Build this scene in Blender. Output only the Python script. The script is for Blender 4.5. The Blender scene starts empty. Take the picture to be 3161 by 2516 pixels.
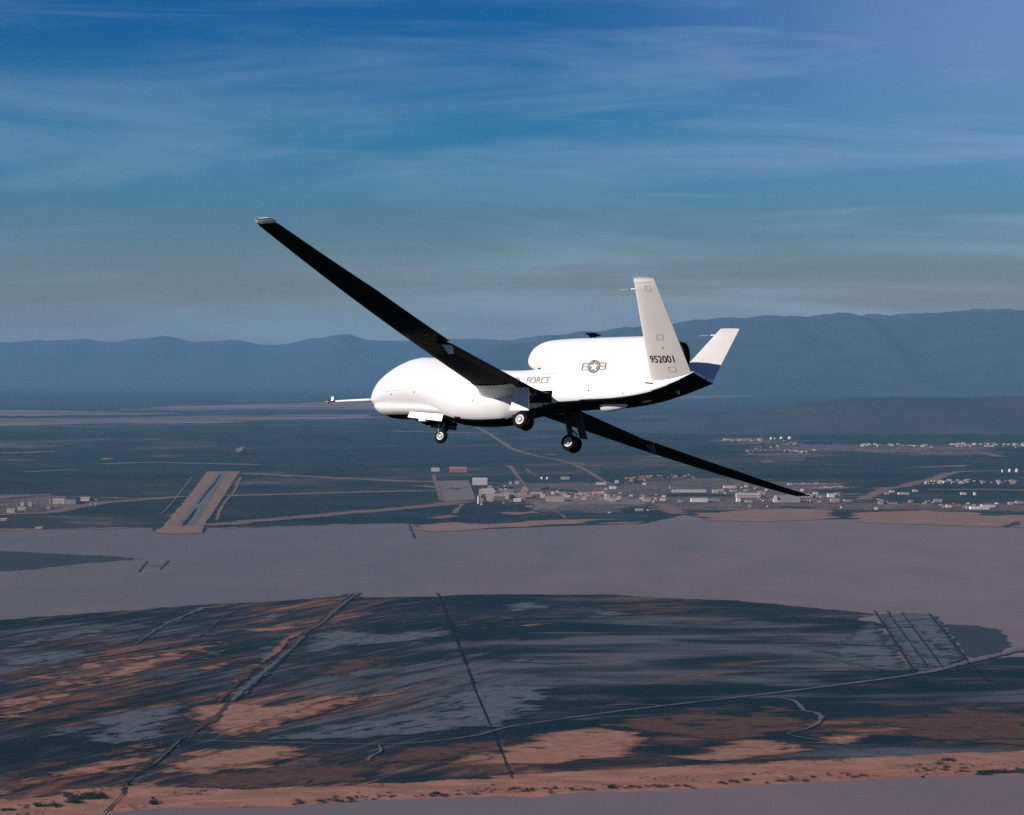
import bpy, bmesh, math, random
import numpy as np
from mathutils import Vector, Matrix, noise
from mathutils.geometry import delaunay_2d_cdt
SC = bpy.context.scene
COL = SC.collection
R = math.radians
random.seed(7)

# ------------------------------------------------------------------ camera, light, sky, exposure
CAM_H = 700.0                       # metres above the desert floor
F_SRC = 5786.74 * 3161 / 2156       # focal length in pixels of the 3161 px wide photograph
PITCH = math.atan((858.0 - 745.0) / 5786.74)
cam_d = bpy.data.cameras.new("camera")
cam_d.sensor_width = 36.0
cam_d.lens = 36.0 * F_SRC / 3161
cam_d.clip_start = 1.0
cam_d.clip_end = 300000.0
cam = bpy.data.objects.new("camera", cam_d)
COL.objects.link(cam)
cam.location = (0, 0, CAM_H)
cam.rotation_euler = (math.pi / 2 - PITCH, 0, 0)
SC.camera = cam
CT, ST = math.cos(PITCH), math.sin(PITCH)
# columns: image right, image down, forward
WC = Matrix(((1, 0, 0), (0, -ST, CT), (0, -CT, -ST)))
# aircraft pose in camera axes (columns: aft, starboard, up)
RA = Matrix(((0.8389358, 0.5282655, 0.1308520), (-0.0070724, 0.2509971, -0.9679620), (-0.5441844, 0.8111326, 0.2143066)))
TA = Vector((0.937827, -0.413648, 95.005587))
MA = WC @ RA
SUN_LOCAL = Vector((-0.68, -1.0, 0.33)).normalized()      # towards the sun, in aircraft axes
SUN_DIR = (MA @ SUN_LOCAL).normalized()
SUN_EL = math.asin(SUN_DIR.z)
SUN_AZ = math.atan2(SUN_DIR.x, SUN_DIR.y)

sd = bpy.data.lights.new("sun", 'SUN')
sd.energy = 5.0
sd.angle = R(0.5)
sd.color = (1.0, 0.93, 0.86)
sun = bpy.data.objects.new("sun", sd)
COL.objects.link(sun)
sun.location = (0, 0, 2000)
sun.rotation_euler = (-SUN_DIR).to_track_quat('-Z', 'Y').to_euler()

SC.view_settings.view_transform = 'Standard'
SC.view_settings.look = 'None'
SC.view_settings.exposure = 0.0
SC.view_settings.gamma = 1.0
SC.cycles.use_denoising = False
SC.cycles.volume_bounces = 0
SC.cycles.max_bounces = 6
SC.cycles.diffuse_bounces = 3

world = bpy.data.worlds.new("World")
SC.world = world
world.use_nodes = True
WN = world.node_tree.nodes
WL = world.node_tree.links
WN.clear()


class NT:
    """small node helper"""
    def __init__(s, tree):
        s.t = tree
    def n(s, typ, **kw):
        nd = s.t.nodes.new(typ)
        for k, v in kw.items():
            setattr(nd, k, v)
        return nd
    def l(s, a, b):
        s.t.links.new(a, b)
    def val(s, sock, v):
        if hasattr(v, 'is_linked'):
            s.l(v, sock)
        elif v is not None:
            sock.default_value = v
    def math(s, op, a, b=None, c=None, clamp=False):
        nd = s.n('ShaderNodeMath', operation=op, use_clamp=clamp)
        s.val(nd.inputs[0], a); s.val(nd.inputs[1], b); s.val(nd.inputs[2], c)
        return nd.outputs[0]
    def vmath(s, op, a, b=None):
        nd = s.n('ShaderNodeVectorMath', operation=op)
        s.val(nd.inputs[0], a); s.val(nd.inputs[1], b)
        return nd.outputs['Vector'] if op not in ('LENGTH', 'DISTANCE', 'DOT_PRODUCT') else nd.outputs['Value']
    def rng(s, v, a, b, c=0.0, d=1.0, smooth=True):
        nd = s.n('ShaderNodeMapRange', clamp=True)
        if smooth:
            nd.interpolation_type = 'SMOOTHSTEP'
        s.val(nd.inputs['Value'], v)
        for i, k in zip((a, b, c, d), ('From Min', 'From Max', 'To Min', 'To Max')):
            s.val(nd.inputs[k], i)
        return nd.outputs['Result']
    def mapping(s, vec, scale, loc=(0, 0, 0), rot=(0, 0, 0)):
        nd = s.n('ShaderNodeMapping')
        s.l(vec, nd.inputs['Vector'])
        nd.inputs['Scale'].default_value = scale
        nd.inputs['Location'].default_value = loc
        nd.inputs['Rotation'].default_value = rot
        return nd.outputs['Vector']
    def noise(s, vec, scale=1.0, detail=6, rough=0.55, dist=0.0):
        nd = s.n('ShaderNodeTexNoise')
        s.l(vec, nd.inputs['Vector'])
        nd.inputs['Scale'].default_value = scale
        nd.inputs['Detail'].default_value = detail
        nd.inputs['Roughness'].default_value = rough
        nd.inputs['Distortion'].default_value = dist
        return nd.outputs['Fac']
    def mix(s, f, a, b, mode='MIX'):
        nd = s.n('ShaderNodeMix', data_type='RGBA', blend_type=mode)
        s.val(nd.inputs[0], f)
        for sock, v in ((nd.inputs[6], a), (nd.inputs[7], b)):
            s.val(sock, v if hasattr(v, 'is_linked') else (*v, 1.0) if v is not None and len(v) == 3 else v)
        return nd.outputs[2]


W = NT(world.node_tree)
tc = W.n('ShaderNodeTexCoord').outputs['Generated']
sky = W.n('ShaderNodeTexSky', sky_type='NISHITA', sun_disc=False)
sky.sun_elevation = SUN_EL
sky.sun_rotation = SUN_AZ
sky.altitude = 1200
sky.air_density = 1.0
sky.dust_density = 0.3
sky.ozone_density = 4.0
sep = W.n('ShaderNodeSeparateXYZ')
W.l(tc, sep.inputs[0])
el = sep.outputs['Z']
# polarised, deep blue overhead; thin streaks of high cloud
ramp = W.n('ShaderNodeValToRGB')
W.l(W.math('MULTIPLY', el, 4.0), ramp.inputs['Fac'])
stops = [(0.0, (0.38, 0.26, 0.215)), (0.0164, (0.36, 0.27, 0.235)), (0.0337, (0.28, 0.315, 0.34)), (0.0596, (0.145, 0.35, 0.50)), (0.082, (0.06, 0.33, 0.53)), (0.118, (0.0, 0.235, 0.51)), (0.24, (0.0, 0.16, 0.42))]
while len(ramp.color_ramp.elements) < len(stops):
    ramp.color_ramp.elements.new(0.5)
for e_, (p_, c_) in zip(ramp.color_ramp.elements, stops):
    e_.position = p_ * 4
    e_.color = (*c_, 1)
skyc = W.mix(1.0, sky.outputs[0], ramp.outputs['Color'], 'MULTIPLY')
n1 = W.noise(W.mapping(tc, (5, 5, 44), rot=(0, R(1.2), 0), loc=(0.3, 0, 0.2)), 1.0, 8, 0.62, 0.5)
n2 = W.noise(W.mapping(tc, (2.4, 2.4, 20), loc=(3, 1, 5)), 1.0, 3, 0.5, 0.2)
n3 = W.noise(W.mapping(tc, (4, 4, 110), rot=(0, R(-0.8), 0), loc=(1, 7, 2)), 1.0, 6, 0.6, 0.5)
side = W.math('MULTIPLY', W.rng(sep.outputs['X'], -0.02, 0.19), W.rng(el, 0.03, 0.13))
cl = W.math('ADD', W.math('MULTIPLY', n1, 0.6), W.math('MULTIPLY', n2, 0.4))
cl = W.math('ADD', cl, W.math('MULTIPLY', side, 0.13))
broad = W.math('MULTIPLY', W.rng(cl, 0.47, 0.68), 0.72)
thin = W.math('MULTIPLY', W.rng(W.math('ADD', W.math('MULTIPLY', n3, 0.75), W.math('MULTIPLY', n2, 0.25)), 0.50, 0.72), W.rng(el, 0.035, 0.06, 0, 0.6))
cl = W.math('MAXIMUM', broad, thin)
cl = W.math('MAXIMUM', cl, W.math('MULTIPLY', side, 0.74))
cloudc = W.mix(1.0, sky.outputs[0], W.mix(W.rng(sep.outputs['X'], -0.1, 0.18), (0.44, 0.53, 0.64), (0.66, 0.65, 0.80)), 'MULTIPLY')
fin_sky = W.mix(cl, skyc, cloudc)
bg = W.n('ShaderNodeBackground')
W.l(fin_sky, bg.inputs['Color'])
bg.inputs['Strength'].default_value = 0.11
wo = W.n('ShaderNodeOutputWorld')
W.l(bg.outputs[0], wo.inputs['Surface'])


# ------------------------------------------------------------------ helpers
LIFT = [0.0]
def lift(z):
    """every ground sheet lies a few millimetres above the one laid before it"""
    LIFT[0] += 0.006
    return z + LIFT[0]


def at(px, py, z=0.0):
    """a point of the photograph (3161 px wide) surveyed down onto level z"""
    d = WC @ Vector(((px - 1580.5) / F_SRC, (py - 1258.0) / F_SRC, 1.0))
    k = (z - CAM_H) / d.z
    return Vector((d.x * k, d.y * k, z))


def crop(x0, y0, k):
    return lambda a, b: (x0 + a * k, y0 + b * k)


cA = crop(0, 1380, 0.37106); cB = crop(1200, 1380, 0.37106); cC = crop(2000, 1320, 0.5385)
cD = crop(0, 1700, 0.7421); cE = crop(1561, 1700, 0.7421)
k1 = crop(1320, 1420, 0.21336); k2 = crop(1740, 1440, 0.23191); k3 = crop(2200, 1460, 0.23191)
k4 = crop(2660, 1340, 0.23237); k5 = crop(2180, 1320, 0.24119); k6 = crop(0, 1500, 0.1577)
dd = crop(0, 0, 3161 / 2156)


def make_mat(name, base, rough=0.85, spec=0.2, metal=0.0):
    m = bpy.data.materials.new(name)
    m.use_nodes = True
    p = m.node_tree.nodes['Principled BSDF']
    p.inputs['Roughness'].default_value = rough
    p.inputs['Metallic'].default_value = metal
    p.inputs['Specular IOR Level'].default_value = spec
    p.inputs['Base Color'].default_value = (*base, 1)
    m['p'] = 1
    return m, NT(m.node_tree), p


def mottled(name, a, b, scale=1.0, stretch=(1, 1, 1), lo=0.35, hi=0.65, rough=0.85, spec=0.2, detail=5, bump=0.0, metal=0.0):
    """two-tone procedural material in object coordinates"""
    m, t, p = make_mat(name, a, rough, spec, metal)
    oc = t.n('ShaderNodeTexCoord').outputs['Object']
    f = t.rng(t.noise(t.mapping(oc, stretch), scale, detail, 0.6), lo, hi)
    t.l(t.mix(f, a, b), p.inputs['Base Color'])
    return m


def link_mesh(name, verts, faces, mat=None, parent=None, smooth=False, mats=None, fm=None):
    me = bpy.data.meshes.new(name)
    me.from_pydata([tuple(v) for v in verts], [], faces)
    for m in (mats or [mat]):
        if m:
            me.materials.append(m)
    if fm:
        for p, i in zip(me.polygons, fm):
            p.material_index = i
    if smooth:
        me.polygons.foreach_set('use_smooth', [True] * len(me.polygons))
    me.update()
    o = bpy.data.objects.new(name, me)
    COL.objects.link(o)
    if parent:
        o.parent = parent
    return o


def tag(o, label=None, cat=None, group=None, kind=None):
    for k, v in (('label', label), ('category', cat), ('group', group), ('kind', kind)):
        if v:
            o[k] = v
    return o


def empty(name, loc=(0, 0, 0), rz=0.0):
    o = bpy.data.objects.new(name, None)
    o.empty_display_size = 0.5
    o.location = loc
    o.rotation_euler = (0, 0, rz)
    COL.objects.link(o)
    return o


def copy_tree(o, parent=None):
    c = o.copy()
    COL.objects.link(c)
    c.parent = parent
    for ch in list(o.children):
        copy_tree(ch, c)
    return c


class MB:
    """collects shapes and links them as one mesh object"""
    def __init__(s):
        s.v = []; s.f = []
    def add(s, vs, fs):
        b = len(s.v)
        s.v += [tuple(v) for v in vs]
        s.f += [tuple(i + b for i in f) for f in fs]
        return s
    def box(s, x0, x1, y0, y1, z0, z1):
        vs = [(x, y, z) for z in (z0, z1) for y in (y0, y1) for x in (x0, x1)]
        return s.add(vs, [(0, 2, 3, 1), (4, 5, 7, 6), (0, 1, 5, 4), (2, 6, 7, 3), (0, 4, 6, 2), (1, 3, 7, 5)])
    def hexa(s, p):
        """8 corners: bottom ring then top ring"""
        return s.add(p, [(3, 2, 1, 0), (4, 5, 6, 7), (0, 1, 5, 4), (1, 2, 6, 5), (2, 3, 7, 6), (3, 0, 4, 7)])
    def tube(s, pts, rad, n=12, caps=True):
        pts = [Vector(p) for p in pts]
        if not hasattr(rad, '__len__'):
            rad = [rad] * len(pts)
        rings = []
        for i, p in enumerate(pts):
            d = (pts[min(i + 1, len(pts) - 1)] - pts[max(i - 1, 0)]).normalized()
            a = d.cross(Vector((0, 0, 1)) if abs(d.z) < 0.9 else Vector((1, 0, 0))).normalized()
            b = d.cross(a)
            rings.append([p + (a * math.cos(2 * math.pi * k / n) + b * math.sin(2 * math.pi * k / n)) * rad[i] for k in range(n)])
        base = len(s.v)
        for r in rings:
            s.v += [tuple(v) for v in r]
        for i in range(len(rings) - 1):
            for k in range(n):
                k2_ = (k + 1) % n
                s.f.append((base + i * n + k, base + i * n + k2_, base + (i + 1) * n + k2_, base + (i + 1) * n + k))
        if caps:
            s.f.append(tuple(base + k for k in range(n))[::-1])
            s.f.append(tuple(base + (len(rings) - 1) * n + k for k in range(n)))
        return s
    def build(s, name, mat, parent=None, smooth=False):
        return link_mesh(name, s.v, s.f, mat, parent, smooth)


def fbm(x, y, z=0.0, o=5):
    return noise.fractal(Vector((x, y, z)), 0.9, 2.1, o)


# ------------------------------------------------------------------ ground materials (world metres)
def ground_mat(name, build):
    m, t, p = make_mat(name, (0.1, 0.1, 0.1), 0.95, 0.05)
    pos = t.n('ShaderNodeNewGeometry').outputs['Position']
    c = build(t, pos)
    t.l(c, p.inputs['Base Color'])
    return m


def blob(t, pos, c, r):
    """1 inside a soft ellipse round a surveyed place, 0 outside"""
    q = t.vmath('SUBTRACT', pos, (c[0], c[1], 0.0))
    q = t.vmath('MULTIPLY', q, (1.0 / r[0], 1.0 / r[1], 0.0))
    return t.rng(t.vmath('LENGTH', q), 1.0, 0.2)


def streak(t, pos, ang, along, across, loc=(0, 0, 0), detail=7, rough=0.62, dist=0.5):
    r = t.n('ShaderNodeVectorRotate', rotation_type='Z_AXIS')
    t.l(pos, r.inputs['Vector'])
    r.inputs['Angle'].default_value = R(-ang)
    return t.noise(t.mapping(r.outputs[0], (1 / along, 1 / across, 0), loc=loc), 1, detail, rough, dist)


def m_desert(t, pos):
    a = t.noise(t.mapping(pos, (1 / 2600, 1 / 2200, 0)), 1, 8, 0.62, 0.5)
    b = t.noise(t.mapping(pos, (1 / 620, 1 / 700, 0), loc=(3, 8, 0)), 1, 9, 0.68, 0.3)
    c = t.noise(t.mapping(pos, (1 / 60, 1 / 160, 0)), 1, 4, 0.7)
    dark = t.mix(t.rng(b, 0.35, 0.68), (0.006, 0.020, 0.022), (0.034, 0.036, 0.032))
    col = t.mix(t.rng(a, 0.50, 0.72), dark, (0.075, 0.058, 0.048))
    col = t.mix(t.rng(t.math('MULTIPLY', b, a), 0.31, 0.40, 0, 0.8), col, (0.17, 0.11, 0.09))
    col = t.mix(t.rng(c, 0.58, 0.78, 0, 0.45), col, (0.14, 0.10, 0.08))
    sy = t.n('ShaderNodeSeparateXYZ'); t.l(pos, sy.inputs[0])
    return t.mix(t.rng(sy.outputs['Y'], 26000, 62000, 0, 0.9), col, (0.050, 0.056, 0.060))       # distance haze put into the plain's colour, paler far out


def m_lake(t, pos):
    a = t.noise(t.mapping(pos, (1 / 1500, 1 / 900, 0)), 1, 8, 0.62, 0.6)
    b = t.noise(t.mapping(pos, (1 / 260, 1 / 700, 0)), 1, 6, 0.6)
    col = t.mix(t.rng(a, 0.35, 0.7), (0.146, 0.126, 0.130), (0.205, 0.152, 0.142))
    sx = t.n('ShaderNodeSeparateXYZ'); t.l(pos, sx.inputs[0])
    col = t.mix(t.rng(sx.outputs['X'], -1500, 2200, 0.05, 0.75), t.mix(0.5, col, (0.106, 0.118, 0.132)), (0.250, 0.165, 0.172))
    f = streak(t, pos, 10, 700, 160, (3, 3, 3))
    col = t.mix(t.rng(f, 0.4, 0.7, 0, 0.35), col, (0.185, 0.14, 0.135))
    h_ = t.noise(t.mapping(pos, (1 / 30, 1 / 90, 0), loc=(4, 4, 0)), 1, 7, 0.72)
    col = t.mix(t.rng(h_, 0.35, 0.7, 0, 0.28), col, (0.21, 0.165, 0.165))
    return t.mix(t.rng(b, 0.3, 0.75, 0, 0.4), col, (0.11, 0.108, 0.12))


def m_marsh(t, pos):
    sx = t.n('ShaderNodeSeparateXYZ'); t.l(pos, sx.inputs[0])
    lr = t.rng(sx.outputs['X'], -260, 160)
    aL = streak(t, pos, 64, 520, 62, (0, 0, 0)); aR = streak(t, pos, 12, 460, 230, (3, 1, 0))
    bL = streak(t, pos, 66, 190, 24, (5, 2, 0)); bR = streak(t, pos, 20, 170, 100, (1, 7, 0))
    def mixv(x, y):
        return t.math('ADD', t.math('MULTIPLY', x, t.math('SUBTRACT', 1.0, lr)), t.math('MULTIPLY', y, lr))
    a, b = mixv(aL, aR), mixv(bL, bR)
    c = t.noise(t.mapping(pos, (1 / 900, 1 / 520, 0), loc=(1, 4, 0)), 1, 4, 0.55, 0.3)
    d = t.noise(t.mapping(pos, (1 / 14, 1 / 30, 0)), 1, 4, 0.7)
    e = streak(t, pos, 64, 300, 40, (9, 9, 0)); e = mixv(e, streak(t, pos, 8, 520, 190, (9, 3, 0)))
    base = t.mix(t.rng(c, 0.38, 0.62), (0.0015, 0.0105, 0.0135), (0.012, 0.017, 0.022))
    P = at(*cD(480, 470)); P2 = at(*cD(200, 650)); Q = at(*cD(1250, 620)); S = at(*cE(600, 900)); T = at(*cE(1900, 740)); U = at(*cD(700, 1000))
    V = at(*cE(900, 420)); X = at(*cD(1300, 260))
    og = blob(t, pos, P, (330, 900))
    for cc, rr in ((P2, (420, 500)), (Q, (420, 420)), (S, (1300, 200)), (T, (500, 260)), (U, (800, 240)), (X, (300, 900)), (at(*cE(600, 220)), (300, 420))):
        og = t.math('MAXIMUM', og, blob(t, pos, cc, rr))
    gr = blob(t, pos, V, (1000, 1500))
    gr = t.math('MAXIMUM', gr, blob(t, pos, at(*cD(1900, 560)), (420, 700)))
    gr = t.math('MAXIMUM', gr, t.math('MULTIPLY', blob(t, pos, at(*cD(200, 380)), (420, 900)), 0.7))
    fo = t.math('ADD', t.math('MULTIPLY', a, 0.55), t.math('MULTIPLY', b, 0.45))
    fo = t.math('ADD', fo, t.math('MULTIPLY', og, 0.10))
    brown = t.mix(t.rng(fo, 0.51, 0.64), base, (0.075, 0.036, 0.024))
    oran = t.mix(t.rng(fo, 0.585, 0.67), brown, (0.165, 0.068, 0.040))
    oran = t.mix(t.rng(fo, 0.65, 0.72), oran, (0.25, 0.12, 0.075))
    fg = t.math('ADD', t.math('MULTIPLY', e, 0.6), t.math('MULTIPLY', c, 0.4))
    fg = t.math('ADD', fg, t.math('MULTIPLY', gr, 0.10))
    grey = t.mix(t.rng(fg, 0.52, 0.66, 0, 0.85), oran, (0.094, 0.094, 0.108))
    g1 = t.noise(t.mapping(pos, (1 / 5, 1 / 26, 0), loc=(8, 1, 0)), 1, 6, 0.75)
    grey = t.mix(t.rng(g1, 0.34, 0.72, 0.0, 0.55), grey, t.mix(1.0, grey, (2.0, 1.75, 1.6), 'MULTIPLY'))
    return t.mix(t.rng(d, 0.5, 0.8, 0, 0.6), grey, (0.005, 0.011, 0.013))


def m_sand(c1, c2, c3):
    def f(t, pos):
        a = t.noise(t.mapping(pos, (1 / 110, 1 / 60, 0)), 1, 7, 0.62, 0.5)
        b = t.noise(t.mapping(pos, (1 / 26, 1 / 14, 0), loc=(2, 2, 0)), 1, 5, 0.65)
        return t.mix(t.rng(b, 0.56, 0.74, 0, 0.7), t.mix(t.rng(a, 0.36, 0.62), c1, c2), c3)
    return f


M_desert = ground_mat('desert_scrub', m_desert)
M_lake = ground_mat('dry_lake_clay', m_lake)
M_marsh = ground_mat('salt_marsh', m_marsh)
M_sand = ground_mat('orange_sand', m_sand((0.27, 0.125, 0.08), (0.20, 0.085, 0.05), (0.10, 0.045, 0.03)))
M_sand2 = ground_mat('brown_silt', m_sand((0.105, 0.048, 0.030), (0.066, 0.034, 0.024), (0.03, 0.026, 0.026)))
M_beach = ground_mat('beach_sand', m_sand((0.36, 0.17, 0.11), (0.26, 0.12, 0.075), (0.11, 0.06, 0.04)))
def m_beach(t, pos):
    c = m_sand((0.38, 0.18, 0.115), (0.27, 0.125, 0.078), (0.13, 0.07, 0.045))(t, pos)
    a = t.noise(t.mapping(pos, (1 / 9, 1 / 16, 0), loc=(7, 3, 0)), 1, 5, 0.7, 0.6)
    b = t.noise(t.mapping(pos, (1 / 120, 1 / 70, 0), loc=(2, 3, 0)), 1, 4, 0.6)
    return t.mix(t.rng(t.math('ADD', t.math('MULTIPLY', a, 0.6), t.math('MULTIPLY', b, 0.4)), 0.555, 0.60, 0, 0.85), c, (0.022, 0.022, 0.016))
M_beach = ground_mat('beach_sand_with_litter', m_beach)
M_shore = ground_mat('far_shore_sand', m_sand((0.30, 0.175, 0.13), (0.23, 0.135, 0.105), (0.15, 0.095, 0.075)))
M_flat = ground_mat('pale_mud', m_sand((0.115, 0.118, 0.135), (0.085, 0.09, 0.106), (0.04, 0.048, 0.056)))
M_base = ground_mat('base_dirt', m_sand((0.155, 0.10, 0.085), (0.085, 0.06, 0.054), (0.038, 0.036, 0.036)))
def m_town(t, pos, sc_=1.0):
    c = m_sand((0.175, 0.115, 0.098), (0.10, 0.070, 0.062), (0.042, 0.038, 0.038))(t, pos)
    v = t.n('ShaderNodeTexVoronoi', feature='F1', distance='CHEBYCHEV')
    t.l(t.mapping(pos, (1 / 30 / sc_, 1 / 85 / sc_, 0)), v.inputs['Vector'])
    s = t.n('ShaderNodeSeparateColor'); t.l(v.outputs['Color'], s.inputs[0])
    n_ = t.noise(t.mapping(pos, (1 / 300, 1 / 500, 0)), 1, 4, 0.6)
    k = t.math('MULTIPLY', t.rng(s.outputs[0], 0.62, 0.66), t.rng(n_, 0.42, 0.6))
    c = t.mix(t.math('MULTIPLY', k, 0.75), c, (0.34, 0.22, 0.17))
    return t.mix(t.math('MULTIPLY', t.rng(s.outputs[1], 0.66, 0.7), 0.7), c, (0.020, 0.028, 0.028))
M_base = ground_mat('base_dirt_lots', m_town)
M_apron = ground_mat('worn_concrete', m_sand((0.21, 0.17, 0.15), (0.175, 0.14, 0.125), (0.14, 0.11, 0.10)))
M_road = ground_mat('dirt_road', m_sand((0.24, 0.15, 0.115), (0.19, 0.12, 0.095), (0.14, 0.09, 0.075)))
M_rwy = ground_mat('runway_paving', m_sand((0.15, 0.14, 0.14), (0.125, 0.12, 0.122), (0.10, 0.095, 0.10)))
M_rwysh = ground_mat('runway_shoulder', m_sand((0.27, 0.165, 0.12), (0.22, 0.13, 0.095), (0.16, 0.10, 0.08)))
def m_broken(c1, c2, dk, lo, hi):
    def f(t, pos):
        sx = t.n('ShaderNodeSeparateXYZ'); t.l(pos, sx.inputs[0])
        lr = t.rng(sx.outputs['X'], -260, 160)
        a = t.mix(lr, (0, 0, 0), (1, 1, 1))
        n1_ = streak(t, pos, 62, 150, 34, (2, 5, 0), 8, 0.66, 0.8); n2_ = streak(t, pos, 6, 120, 60, (4, 5, 0), 8, 0.66, 0.8)
        n_ = t.math('ADD', t.math('MULTIPLY', n1_, t.math('SUBTRACT', 1.0, lr)), t.math('MULTIPLY', n2_, lr))
        b = t.noise(t.mapping(pos, (1 / 26, 1 / 30, 0)), 1, 6, 0.7)
        col = t.mix(t.rng(b, 0.35, 0.68), c1, c2)
        k = t.math('ADD', t.math('MULTIPLY', n_, 0.75), t.math('MULTIPLY', b, 0.25))
        return t.mix(t.rng(k, lo, hi), col, dk)
    return f


M_flat2 = ground_mat('broken_pale_mud', m_broken((0.115, 0.118, 0.135), (0.080, 0.086, 0.102), (0.010, 0.022, 0.028), 0.525, 0.575))
M_sand3 = ground_mat('broken_sand', m_broken((0.35, 0.175, 0.115), (0.26, 0.12, 0.072), (0.060, 0.032, 0.024), 0.55, 0.62))
M_silt3 = ground_mat('broken_silt', m_broken((0.115, 0.052, 0.032), (0.070, 0.036, 0.026), (0.014, 0.018, 0.020), 0.54, 0.60))
M_track = ground_mat('pale_track', m_sand((0.14, 0.13, 0.14), (0.12, 0.11, 0.12), (0.09, 0.085, 0.09)))
M_ditch = ground_mat('ditch_mud', m_sand((0.005, 0.008, 0.010), (0.008, 0.011, 0.013), (0.016, 0.018, 0.02)))
M_darkmud = ground_mat('dark_mud', m_sand((0.034, 0.044, 0.052), (0.042, 0.048, 0.056), (0.028, 0.034, 0.04)))
M_rubber = ground_mat('tyre_rubber_marks', m_sand((0.008, 0.012, 0.016), (0.012, 0.016, 0.02), (0.03, 0.03, 0.03)))
M_scrub = ground_mat('dark_scrub_ground', m_sand((0.010, 0.020, 0.020), (0.024, 0.028, 0.026), (0.045, 0.038, 0.034)))
mw, tw, pw = make_mat('pond_water', (0.012, 0.045, 0.06), 0.7, 0.2)
M_pond = mw


def sheet(name, pts, z, mat, step=40.0, ax=0.0, ay=0.0, sc=200.0, seed=0.0, smooth_pts=True):
    """a ground sheet: surveyed outline, edges broken up by noise, triangulated"""
    P = [at(*p) for p in pts]
    z = lift(z)
    out = []
    n = len(P)
    for i in range(n):
        a, b = P[i], P[(i + 1) % n]
        k = max(1, int((b - a).length / step))
        for j in range(k):
            q = a.lerp(b, j / k)
            dx = fbm(q.x / sc * 0.6, q.y / sc * 1.6, seed) * ax + fbm(q.x / sc * 5, q.y / sc * 9, seed + 5, 3) * ax * 0.35
            dy = fbm(q.x / sc, q.y / sc, seed + 11) * ay + fbm(q.x / sc * 7, q.y / sc * 7, seed + 17, 3) * ay * 0.3
            out.append(Vector((q.x + dx, q.y + dy)))
    r = delaunay_2d_cdt(out, [], [list(range(len(out)))], 1, 1e-3)
    o = link_mesh(name, [(v.x, v.y, z) for v in r[0]], [tuple(f) for f in r[2]], mat)
    me = o.data
    if len(me.polygons):                       # all faces up
        flip = [p.normal.z < 0 for p in me.polygons]
        if sum(flip):
            bm = bmesh.new(); bm.from_mesh(me)
            for f in bm.faces:
                if f.normal.z < 0:
                    f.normal_flip()
            bm.to_mesh(me); bm.free()
    o['kind'] = 'structure'
    return o


def patch(name, pts, z, mat, step, ax, ay, sc, seed, grid=18.0, fade=38.0):
    P = [at(*p) for p in pts]
    z = lift(z)
    out = []
    n = len(P)
    for i in range(n):
        a, b = P[i], P[(i + 1) % n]
        k = max(1, int((b - a).length / step))
        for j in range(k):
            q = a.lerp(b, j / k)
            dx = fbm(q.x / sc * 0.6, q.y / sc * 1.6, seed) * ax
            dy = fbm(q.x / sc, q.y / sc, seed + 11) * ay
            out.append((q.x + dx, q.y + dy))
    A = np.array(out)
    lo, hi = A.min(0), A.max(0)
    G = [(x, y) for x in np.arange(lo[0] + 3.1, hi[0], grid) for y in np.arange(lo[1] + 2.3, hi[1], grid)]
    r = delaunay_2d_cdt([Vector(v) for v in out] + [Vector(v) for v in G], [], [list(range(len(out)))], 1, 1e-3)
    V = np.array([(v.x, v.y) for v in r[0]])
    d = np.empty(len(V))
    for s0 in range(0, len(V), 2000):
        d[s0:s0 + 2000] = np.sqrt(((V[s0:s0 + 2000, None, :] - A[None]) ** 2).sum(2)).min(1)
    fs = []
    for f in r[2]:
        a, b, c = V[f[0]], V[f[1]], V[f[2]]
        fs.append(tuple(f) if (b[0] - a[0]) * (c[1] - a[1]) - (b[1] - a[1]) * (c[0] - a[0]) > 0 else tuple(f)[::-1])
    o = link_mesh(name, [(x, y, z) for x, y in V], fs, mat)
    at_ = o.data.attributes.new('edge', 'FLOAT', 'POINT')
    at_.data.foreach_set('value', np.clip(d / fade, 0, 1).astype(np.float32))
    o['kind'] = 'structure'
    return o


def ragged(m, sc_=1.0, amp_=2.6, rim=None):
    t = NT(m.node_tree)
    p = m.node_tree.nodes['Principled BSDF']
    e = t.n('ShaderNodeAttribute', attribute_name='edge').outputs['Fac']
    pos = t.n('ShaderNodeNewGeometry').outputs['Position']
    sx = t.n('ShaderNodeSeparateXYZ'); t.l(pos, sx.inputs[0])
    lr = t.rng(sx.outputs['X'], -260, 160)
    a_ = streak(t, pos, 62, 120 * sc_, 26 * sc_, (2, 15, 0), 8, 0.68, 0.8); b_ = streak(t, pos, 8, 110 * sc_, 45 * sc_, (14, 5, 0), 8, 0.68, 0.8)
    n_ = t.math('ADD', t.math('MULTIPLY', a_, t.math('SUBTRACT', 1.0, lr)), t.math('MULTIPLY', b_, lr))
    k = t.math('ADD', e, t.math('MULTIPLY', t.math('SUBTRACT', n_, 0.5), amp_))
    t.l(t.rng(k, 0.05, 0.40), p.inputs['Alpha'])
    if rim:                                     # stained, half-wet margin
        src = p.inputs['Base Color'].links[0].from_socket
        k2_ = t.math('ADD', e, t.math('MULTIPLY', t.math('SUBTRACT', n_, 0.5), 3.2))
        t.l(t.mix(t.rng(k2_, 0.12, 0.88), rim, src), p.inputs['Base Color'])


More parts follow.
